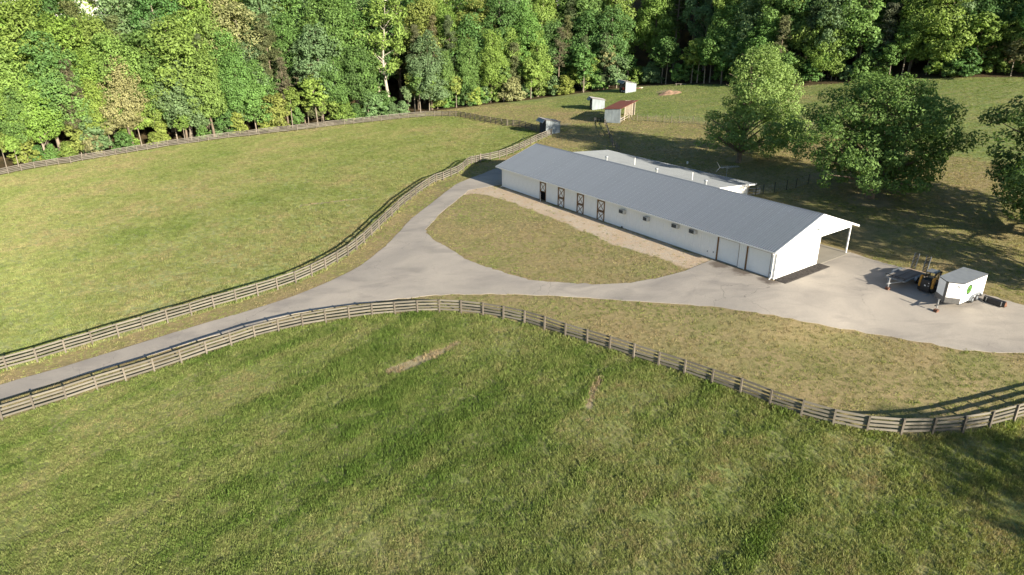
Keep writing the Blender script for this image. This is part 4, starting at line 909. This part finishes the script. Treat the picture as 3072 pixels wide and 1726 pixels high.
def broadleaf(seed, Ht, base, rad, ncl, per, lsize, clr, prof, bark, mat='leaf', tr=None, limbs=16, lean=.02):
    rg = np.random.default_rng(seed); tr = tr or Ht * .014
    ph = rg.uniform(0, 6.28); axis = lambda z: np.array([math.sin(z * .21 + ph) * Ht * lean, math.cos(z * .17 + ph) * Ht * lean * .8, z]) - np.array([math.sin(ph) * Ht * lean, math.cos(ph) * Ht * lean * .8, 0])
    cl = []; tries = 0; lob = rg.uniform(.75, 1.2, 7); lp = rg.uniform(0, 6.28, 7)
    mind = clr * 1.3
    while len(cl) < ncl and tries < ncl * 60:
        tries += 1
        t = rg.uniform(0, 1) ** .9; a = rg.uniform(0, 6.283); w = rad * prof(t) * (1 + .22 * math.sin(2 * a + lp[0] + t * 5) + .14 * math.sin(5 * a + lp[1] - t * 9))
        r = w * math.sqrt(rg.uniform(.12, 1.)); z = base + t * (Ht - base - clr * .5)
        c = axis(z) + np.array([r * math.cos(a), r * math.sin(a), 0])
        if all(np.sum((c - o) ** 2) > (mind * rg.uniform(.55, 1.)) ** 2 for o in cl): cl.append(c)
    cl = np.array(cl); cr = rg.uniform(.65, 1.25, len(cl)) * clr
    V, tot = leaf_cloud(cl, cr, np.maximum(8, (per * (cr / clr) ** 1.6).astype(int)), lsize, rg, np.array([*axis(base + (Ht - base) * .4)[:2], base + (Ht - base) * .4]))
    crown = quad_mesh('crown', V, tot, M[mat])
    mb = MB(); zs = np.linspace(-.4, Ht * .93, 9); mb.tube([axis(max(z, 0)) + np.array([0, 0, min(z, 0)]) for z in zs], [tr * (1.35 if k == 0 else 1) * (1 - .93 * (max(z, 0) / Ht) ** 1.1) for k, z in enumerate(zs)], 8)
    order = rg.permutation(len(cl))[:limbs]
    for k in order:
        c = cl[k]; z0 = max(base * .6, c[2] - .55 * math.hypot(c[0], c[1]) - rg.uniform(0, 1.5)); p0 = axis(z0); r0 = tr * (1 - .9 * z0 / Ht) * .5
        mid = p0 * .45 + c * .55 + np.array([0, 0, .35])
        mb.tube([p0, mid, c], [max(r0, .04), max(r0 * .6, .03), .02], 5, False)
    return mb.mesh('trunk', M[bark]), crown
def pine(seed, Ht, base, rad, mat='needle'):
    rg = np.random.default_rng(seed); cl = []; mb = MB(); tr = Ht * .0125
    bend = rg.uniform(-.02, .02, 2); axis = lambda z: np.array([bend[0] * z * z / Ht, bend[1] * z * z / Ht, z])
    zs = np.linspace(-.4, Ht * .97, 8); mb.tube([axis(max(z, 0)) + np.array([0, 0, min(z, 0)]) for z in zs], [tr * (1 - .9 * max(z, 0) / Ht) for z in zs], 8)
    z = base
    while z < Ht - .3:
        t = (z - base) / (Ht - base); w = rad * (1 - t) ** .7 * min(1, .45 + t * 2.2) + .25
        for k in range(rg.integers(3, 6)):
            a = rg.uniform(0, 6.283); L = w * rg.uniform(.55, 1.1); p0 = axis(z); e = p0 + np.array([math.cos(a) * L, math.sin(a) * L, L * rg.uniform(-.05, .3)])
            mb.tube([p0, e], [.06 * (1 - t) + .02, .015], 4, False)
            for s in (.55, .8, 1.0):
                if rg.random() < .85: cl.append(p0 + (e - p0) * s + rg.normal(size=3) * .2)
        z += rg.uniform(.55, 1.15)
    for k in range(rg.integers(3, 7)):                               # dead stubs on the bare trunk
        zz = rg.uniform(base * .45, base); a = rg.uniform(0, 6.28); p0 = axis(zz); mb.tube([p0, p0 + np.array([math.cos(a) * 1.4, math.sin(a) * 1.4, .1])], [.035, .01], 4, False)
    cl = np.array(cl)
    V, tot = leaf_cloud(cl, rg.uniform(.5, .95, len(cl)), np.full(len(cl), 30), .33, rg, np.array([0, 0, base]), .4, .5, True)
    return mb.mesh('trunk', M['bark']), quad_mesh('crown', V, tot, M[mat])
P_round = lambda t: math.sin(math.pi * min(1, .14 + .80 * t)) ** .7
P_tall = lambda t: (min(1, .55 + t * 1.6)) * (1 - max(0, t - .35) / .72) ** .55
P_low = lambda t: math.sin(math.pi * min(1, .32 + .66 * t)) ** .8
P_bush = lambda t: math.sqrt(max(0, 1 - (t * .93) ** 2))
PROTO = {
    'b0': broadleaf(11, 25, 6.4, 6.0, 92, 175, 0.234, 1.85, P_tall, 'bark'), 'b1': broadleaf(12, 27, 7.4, 6.6, 98, 175, 0.242, 1.95, P_round, 'pale_bark'),
    'b2': broadleaf(13, 23, 4.6, 6.0, 92, 175, 0.234, 1.85, P_low, 'bark'), 'b3': broadleaf(14, 30, 10.0, 7.0, 80, 175, 0.242, 1.9, P_round, 'pale_bark', limbs=40),
    'b4': broadleaf(15, 26, 7.0, 6.4, 98, 175, 0.242, 1.9, P_tall, 'bark'), 'b5': broadleaf(16, 22, 6.2, 5.2, 75, 175, 0.226, 1.75, P_round, 'pale_bark'),
    's0': broadleaf(21, 8.5, 1.2, 2.6, 48, 62, .24, .85, P_round, 'pale_bark', limbs=8), 's1': broadleaf(22, 6.0, .5, 2.3, 42, 62, .23, .8, P_bush, 'bark', limbs=8),
    's2': broadleaf(23, 11.5, 5.0, 2.2, 34, 62, .25, .9, P_round, 'pale_bark', limbs=8),
    'p0': pine(31, 27, 12, 3.6), 'p1': pine(32, 24, 7.5, 3.4), 'p2': pine(33, 15, 2.2, 2.7)}
PH = dict(b0=25, b1=27, b2=23, b3=30, b4=26, b5=22, s0=8.5, s1=6, s2=11.5, p0=27, p1=24, p2=15)
def plant(kind, x, y, ht, color, name, label, cat, group=None, wide=1., parts=None):
    tm, cm = parts or PROTO[kind]; s = ht / (PH[kind] if not parts else ht)
    r = empty(name, (x, y, T(x, y) - .05), random.uniform(0, 6.283), label, cat, group)
    a = link('trunk', tm, r, (0, 0, 0), (0, 0, 0), (s, s, s)); b = link('crown', cm, r, (0, 0, 0), (0, 0, 0), (s * wide, s * wide, s))
    b.color = (*color, 1); a.color = (1, 1, 1, 1); return r

LIME = (.182, .268, .060); GREEN = (.132, .232, .060); DEEP = (.088, .170, .048); BLUE = (.145, .228, .096); YELL = (.222, .276, .066); TAN = (.240, .245, .112); PINE = (.098, .118, .054)
TONES = [(LIME, 'bright lime green', 5), (GREEN, 'fresh mid green', 5), (DEEP, 'deep green', 3), (BLUE, 'cool blue green', 3), (YELL, 'yellow green', 2), (TAN, 'pale tan tinged', 1)]
def pick(rg):
    k = rg.choices(range(len(TONES)), [q[2] for q in TONES])[0]; c = TONES[k][0]; j = rg.uniform(.8, 1.15)
    return tuple(v * j * rg.uniform(.95, 1.05) for v in c), TONES[k][1]
# resample the wood edge
seg = np.hypot(*np.diff(EDGE, axis=0).T); cum = np.concatenate([[0], np.cumsum(seg)])
def edge_at(s, off):
    x = np.interp(s, cum, EDGE[:, 0]); y = np.interp(s, cum, EDGE[:, 1])
    x2 = np.interp(s + 2, cum, EDGE[:, 0]); y2 = np.interp(s + 2, cum, EDGE[:, 1]); d = np.array([x2 - x, y2 - y]); d /= np.hypot(*d)
    return x - d[1] * off, y + d[0] * off
def in_view(x, y, ht):                                              # is any of it inside the frame, with a margin
    z = T(x, y); P = np.array([x, y, z + ht * .5 - H]); d = P @ CF
    if d < 5: return False
    return abs(F * (P @ CR) / d) < 1536 + F * 13 / d
ORD = ['first', 'second', 'third', 'fourth', 'fifth', 'sixth', 'seventh', 'eighth', 'ninth', 'tenth', 'eleventh', 'twelfth', 'thirteenth', 'fourteenth', 'fifteenth', 'sixteenth', 'seventeenth', 'eighteenth', 'nineteenth', 'twentieth']
def nth(k):
    if k < 20: return ORD[k]
    return ['', '', 'twenty', 'thirty', 'forty', 'fifty', 'sixty', 'seventy', 'eighty', 'ninety'][(k + 1) // 10] + ('-' + ORD[(k + 1) % 10 - 1] if (k + 1) % 10 else 'th')
def where(x, y):                                                    # a landmark to point a tree out by
    P = np.array([x, y, T(x, y) - H]); u = 1536 + F * (P @ CR) / (P @ CF)
    return 'behind the left end of the long fence' if u < 520 else 'behind the middle of the long fence' if u < 1000 else 'behind the fence corner' if u < 1440 else 'near the far sheds' if u < 1880 else 'in the shaded bay' if u < 2150 else 'behind the upright oak' if u < 2400 else 'behind the broad oak' if u < 2800 else 'above the right hayfield'
syc = ground([(1172, 341)])[0]
rg = random.Random(5); rows = [(3.0, 6.0, (15, 23)), (7.5, 5.6, (20, 28)), (14, 6.2, (25, 32)), (21, 6.8, (27, 34)), (29, 7.2, (28, 35))]
counts = {}
for ri, (off, sp, (h0, h1)) in enumerate(rows):
    s = 14 + ri * 1.7
    while s < cum[-1] - 6:
        x, y = edge_at(s + rg.uniform(-1.3, 1.3), off + rg.uniform(-1.4, 1.6)); ht = rg.uniform(h0, h1) + (3 * min(1, max(0, -x - 30) / 40) if ri > 0 else 0); s += sp * rg.uniform(.82, 1.2)
        P = np.array([x, y, T(x, y) - H]); u_ = 1536 + F * (P @ CR) / (P @ CF)
        if not in_view(x, y, ht) or (ri < 2 and math.hypot(x - syc[0], y - syc[1] - 2) < 5.5): continue
        bay = 1850 < u_ < 2140
        if bay and ri < 2: continue                                  # the shaded bay in the wood edge
        isp = rg.random() < (.5 if bay else .32 if ri < 2 and u_ < 900 else .22 if ri < 3 else .1)
        col, tone = pick(rg)
        if u_ < 700 and rg.random() < .4: col, tone = tuple(v * rg.uniform(.9, 1.1) for v in LIME), 'bright lime green'
        if isp: k = rg.choice(['p0', 'p1', 'p0', 'p2'] if ri < 2 else ['p0', 'p1']); col = tuple(v * rg.uniform(.85, 1.15) for v in PINE); tone = 'dusky olive'; ht = min(ht, 16) if k == 'p2' else ht
        else: k = rg.choice(['b0', 'b1', 'b2', 'b4', 'b5'] if ri < 2 else ['b1', 'b3', 'b4', 'b0'])
        nm = 'pine_tree' if isp else 'broadleaf_tree'
        if True:
            key = (ri, isp, where(x, y), tone); n_ = counts.get(key, 0); counts[key] = n_ + 1
            lab = '%s %s %s, %s row, %s such' % (tone, 'pine' if isp else 'broadleaf', where(x, y), ('front', 'second', 'third', 'fourth', 'rearmost')[ri], nth(n_))
        plant(k, x, y, ht, col, nm, lab, 'tree', 'pines in the wood' if isp else 'broadleaf trees in the wood', rg.uniform(.78, 1.08))
# saplings and bushes along the wood edge
s = 24; cnt = {}
while s < cum[-1] - 6:
    x, y = edge_at(s + rg.uniform(-.8, .8), rg.uniform(.2, 4.5)); s += rg.uniform(1.6, 3.0)
    if not in_view(x, y, 6) or math.hypot(x - syc[0], y - syc[1]) < 2.2: continue
    P = np.array([x, y, T(x, y) - H]); u_ = 1536 + F * (P @ CR) / (P @ CF)
    k = rg.choice(['s2', 's2', 's1', 's1', 's0'] if u_ < 1450 else ['s0', 's1', 's1', 's2', 's2']); ht = PH[k] * rg.uniform(.55, 1.15); col, tone = pick(rg)
    key = (k == 's1', where(x, y), tone); n_ = cnt.get(key, 0); cnt[key] = n_ + 1
    plant(k, x, y, ht, col, 'bush' if k == 's1' else 'sapling', '%s %s %s, wood edge, %s such' % (tone, 'bush' if k == 's1' else 'sapling', where(x, y), nth(n_)), 'bush' if k == 's1' else 'tree', 'undergrowth along the wood edge', rg.uniform(.9, 1.3))

plant('b3', syc[0], syc[1] + 1.0, 32, LIME, 'sycamore_tree', 'tallest tree at the fence corner with long bare pale trunk', 'tree', None, 1., broadleaf(47, 32, 11.5, 7.0, 62, 105, .30, 1.7, P_round, 'white_bark', limbs=46, tr=.52))
# the two big oaks, the half seen one at the right, and two just outside the frame whose shade falls into it
P_oak1 = lambda t: (1. if t < .2 else max(.68, 1 - (t - .2) * 1.6)) * (1 if t < .68 else max(.2, 1 - (t - .68) * 2.3))
P_oak2 = lambda t: math.sin(math.pi * min(1, .30 + .64 * t)) ** .6
oak1 = ground([(2214, 487)])[0]; oak2 = ground([(2609, 593)])[0]; oak3 = ground([(3190, 735)])[0]
o1 = plant('b0', oak1[0], oak1[1], 18.8, (.190, .275, .080), 'oak_tree', 'upright pale green oak behind the annex antenna', 'tree', 'big oaks on the lawn', 1., broadleaf(41, 19.0, 2.8, 8.0, 190, 190, .15, 1.35, P_oak1, 'bark', 'oak_leaf', .42, 60))
plant('b0', oak2[0], oak2[1], 16.4, (.115, .190, .050), 'oak_tree', 'broad round dark green oak right of the barn roof', 'tree', 'big oaks on the lawn', 1., broadleaf(42, 16.8, 3.0, 9.0, 260, 190, .15, 1.35, P_oak2, 'bark', 'oak_leaf', .5, 70))
o1.rotation_euler.z = 0.
for ch in o1.children:
    if ch.name.startswith('crown'): ch.location.x = 1.9
p3 = broadleaf(43, 16.5, 3.6, 7.0, 110, 150, .16, 1.25, P_oak2, 'bark', 'oak_leaf', .45, 50)
p4 = broadleaf(44, 23, 3.6, 9.2, 300, 165, .17, 1.35, P_oak2, 'bark', 'oak_leaf', .5, 60)
plant('b0', oak3[0], oak3[1], 23, (.075, .125, .036), 'oak_tree', 'dark green oak cut off by the right edge', 'tree', 'big oaks on the lawn', 1., p4)
plant('b0', 63.0, 58.5, 16.5, (.080, .130, .036), 'oak_tree', 'oak beyond the right edge shading the grass above the trailers', 'tree', 'big oaks on the lawn', .8, p3)
plant('b0', 58.0, 13.0, 16.5, (.080, .130, .036), 'oak_tree', 'oak beyond the lower right corner shading the near pasture', 'tree', 'big oaks on the lawn', .8, p3)

# ------------------------------------------------------------------ geometry-node scatter for what nobody could count
def scatter(name, pts, protos, attrs, label, cat):
    m = bpy.data.meshes.new(name); m.vertices.add(len(pts)); m.vertices.foreach_set('co', np.asarray(pts, np.float32).ravel()); m.update()
    for k, v in attrs.items(): put(m, k, v)
    put(m, 'pick', np.random.default_rng(len(pts)).integers(0, len(protos), len(pts)))
    o = link(name, m); tag(o, label, cat, None, 'stuff')
    g = bpy.data.node_groups.new(name + '_nodes', 'GeometryNodeTree'); g.interface.new_socket('Geometry', in_out='INPUT', socket_type='NodeSocketGeometry'); g.interface.new_socket('Geometry', in_out='OUTPUT', socket_type='NodeSocketGeometry')
    N = g.nodes.new; gi = N('NodeGroupInput'); go = N('NodeGroupOutput'); jn = N('GeometryNodeJoinGeometry')
    def na(nm):
        a = N('GeometryNodeInputNamedAttribute'); a.data_type = 'FLOAT'; a.inputs['Name'].default_value = nm; return a.outputs['Attribute']
    rz = N('ShaderNodeCombineXYZ'); g.links.new(na('rz'), rz.inputs[2]); g.links.new(na('tilt'), rz.inputs[0])
    for i, po in enumerate(protos):
        oi = N('GeometryNodeObjectInfo'); oi.inputs['Object'].default_value = po; oi.transform_space = 'ORIGINAL'; oi.inputs['As Instance'].default_value = True
        ip = N('GeometryNodeInstanceOnPoints'); cmp = N('FunctionNodeCompare'); cmp.data_type = 'FLOAT'; cmp.operation = 'EQUAL'
        g.links.new(na('pick'), cmp.inputs[0]); cmp.inputs[1].default_value = i; cmp.inputs['Epsilon'].default_value = .1
        g.links.new(gi.outputs[0], ip.inputs['Points']); g.links.new(cmp.outputs[0], ip.inputs['Selection']); g.links.new(oi.outputs['Geometry'], ip.inputs['Instance'])
        g.links.new(rz.outputs[0], ip.inputs['Rotation']); g.links.new(na('scl'), ip.inputs['Scale']); g.links.new(ip.outputs[0], jn.inputs[0])
    g.links.new(jn.outputs[0], go.inputs[0])
    md = o.modifiers.new('scatter', 'NODES'); md.node_group = g; return o
def tuft(seed, n, spread, h0, h1, wd, lean):
    rg = np.random.default_rng(seed); mb = MB()
    for _ in range(n):
        a = rg.uniform(0, 6.283); r = spread * math.sqrt(rg.uniform(0, 1)); x, y = r * math.cos(a), r * math.sin(a); h = rg.uniform(h0, h1)
        b = rg.uniform(0, 6.283); l = rg.uniform(.2, 1) * lean * h; tx, ty = x + l * math.cos(b), y + l * math.sin(b); c = rg.uniform(0, 6.283); wx, wy = wd * math.cos(c), wd * math.sin(c)
        mx, my = x * .6 + tx * .4, y * .6 + ty * .4
        mb.add([(x - wx, y - wy, -.02), (x + wx, y + wy, -.02), (mx + wx * .8, my + wy * .8, h * .6), (mx - wx * .8, my - wy * .8, h * .6), (tx, ty, h * .97)], [(0, 1, 2, 3), (3, 2, 4)])
    o = bpy.data.objects.new('tuft', mb.mesh('tuft', M['grass'], False)); return o
def grass_points(poly, dens, seed, view=1.14, keep=None):
    rg = np.random.default_rng(seed); x0, y0 = np.min(poly, 0); x1, y1 = np.max(poly, 0)
    n = int((x1 - x0) * (y1 - y0) * dens); x = rg.uniform(x0, x1, n); y = rg.uniform(y0, y1, n); z = terr(x, y)
    d = y * CF[1] + (z - H) * CF[2]; ok = d > 12
    u = (x * CR[0] + y * CR[1] + (z - H) * CR[2]) / d * F; v = (x * CU[0] + y * CU[1] + (z - H) * CU[2]) / d * F
    ok &= (np.abs(u) < 1536 * view) & (v > -863 * 1.22); x, y, z = x[ok], y[ok], z[ok]
    ok = inside(x, y, poly); x, y, z = x[ok], y[ok], z[ok]
    z = z + (fbm(x, y, 9, 3, 3) - .5) * .16
    if keep is not None: k = keep(x, y, rg); x, y, z = x[k], y[k], z[k]
    return x, y, z, rg
def not_bare(x, y, rg):
    b = bare_fn(x, y) + (fbm(x, y, 1.2, 2, 8) - .5) * .7; return rg.uniform(0, 1, len(x)) > np.clip(b * 1.6 - .3, 0, .72)
tall = [tuft(50 + k, 13, .19, .07, .21, .014, .85) for k in range(4)]
mead = [tuft(60 + k, 15, .30, .08, .20, .022, .85) for k in range(4)]
turf = [tuft(70 + k, 12, .22, .04, .095, .018, .9) for k in range(4)]
def attrs(x, y, rg, tone, scl):
    return dict(tone=np.clip(tone, 0, 1), bright=rg.uniform(.62, 1.3, len(x)), scl=scl, rz=rg.uniform(0, 6.283, len(x)), tilt=rg.normal(0, .12, len(x)))
x, y, z, r_ = grass_points(pasture, 46, 81, keep=not_bare)
dry = .6 * fbm(x, y, 9, 4, 11) + .4 * fbm(x * .7 + y * .71, (y * .7 - x * .71) * 5, 9, 3, 14); rut = smooth(.56, .70, fbm(x * .7 + y * .71, (y * .7 - x * .71) * 6, 11, 3, 15)); cl_ = fbm(x, y, 1.3, 3, 12); right = smooth(-5, 30, x) * .12
tone = .34 - .20 * rut + smooth(.3, .7, bare_fn(x, y)) * .9 + 1.0 * (dry - .47) + .5 * (cl_ - .5) + right + r_.normal(0, .10, len(x)); k = r_.uniform(0, 1, len(x)) < .35 + 1.1 * cl_
scl = (.55 + 1.1 * fbm(x, y, 1.7, 3, 13)) * r_.uniform(.7, 1.25, len(x)) * (1 - .3 * smooth(.45, .7, dry)) * (1 + .3 * rut) * (1 + .55 * (1 - smooth(.15, .55, dist_line(x, y, gB))))
A_ = attrs(x, y, r_, tone, scl); scatter('pasture_grass', np.stack([x, y, z], 1)[k], tall, {a: b[k] for a, b in A_.items()}, 'uneven tufty green grass of the near pasture', 'grass')
x, y, z, r_ = grass_points(paddock, 11.0, 82, keep=not_bare)
dry = fbm(x, y, 14, 4, 21); cl_ = fbm(x, y, 2.5, 3, 22); tone = .50 + smooth(.3, .7, bare_fn(x, y)) * .6 + .6 * (dry - .47) + .35 * (cl_ - .5) + r_.normal(0, .08, len(x)); scl = (.6 + .9 * fbm(x, y, 3.1, 3, 23)) * r_.uniform(.75, 1.25, len(x)) * (1 + .5 * (1 - smooth(.15, .6, dist_line(x, y, np.vstack([gA, gG, gA2])))))
scatter('paddock_grass', np.stack([x, y, z], 1), mead, attrs(x, y, r_, tone, scl), 'pale green meadow grass of the big paddock', 'grass')
lawn_poly = np.array([(-70, 35), (80, 35), (130, 60), (130, 160), (40, 200), (-30, 200), (-30, 120), (-70, 70)], float)
def lawn_keep(x, y, rg):
    k = ~inside(x, y, pasture) & ~inside(x, y, paddock) & (signed(x, y, drive) < -.05) & ~inside(x, y, woodpoly)
    u, v = barn_uv(x, y); k &= ~((u > -1.7) & (u < 53) & (v > -.2) & (v < 23.5))
    dd = signed(x, y, dirt); k &= rg.uniform(0, 1, len(x)) > smooth(-.8, .6, dd + (fbm(x, y, 2, 2, 31) - .5) * 2) * .93
    return k & not_bare(x, y, rg)
x, y, z, r_ = grass_points(lawn_poly, 9., 83, keep=lawn_keep)
dry = fbm(x, y, 6, 4, 33); tone = .62 + .9 * (dry - .47) - .22 * far_fn(x, y) + r_.normal(0, .11, len(x)); scl = r_.uniform(.6, 1.4, len(x))
scatter('lawn_grass', np.stack([x, y, z], 1), turf, attrs(x, y, r_, tone, scl), 'short dry mown grass around the barn and driveway', 'grass')
# far wood that reads as one mass behind the rows that can be told apart
fr = np.random.default_rng(91); pts = []; col_ = []
for off in (34, 43, 53, 64, 76, 90):
    s = 0.
    while s < cum[-1]:
        x, y = edge_at(min(s, cum[-1] - 3), off + fr.uniform(-3, 3)); s += fr.uniform(3.6, 6.2)
        if in_view(x, y, 28): pts.append((x, y, T(x, y)))
far_p = []
for k in ('b1', 'b3', 'b4', 'b0'):
    for c_i, cc in enumerate((GREEN, LIME, BLUE)):
        o = bpy.data.objects.new('far_crown', PROTO[k][1]); o.color = (*cc, 1); far_p.append(o)
n = len(pts); scatter('far_wood', np.array(pts), far_p, dict(scl=fr.uniform(1.1, 1.4, n), rz=fr.uniform(0, 6.28, n), tilt=np.zeros(n)), 'mass of green treetops far back in the wood', 'wood')
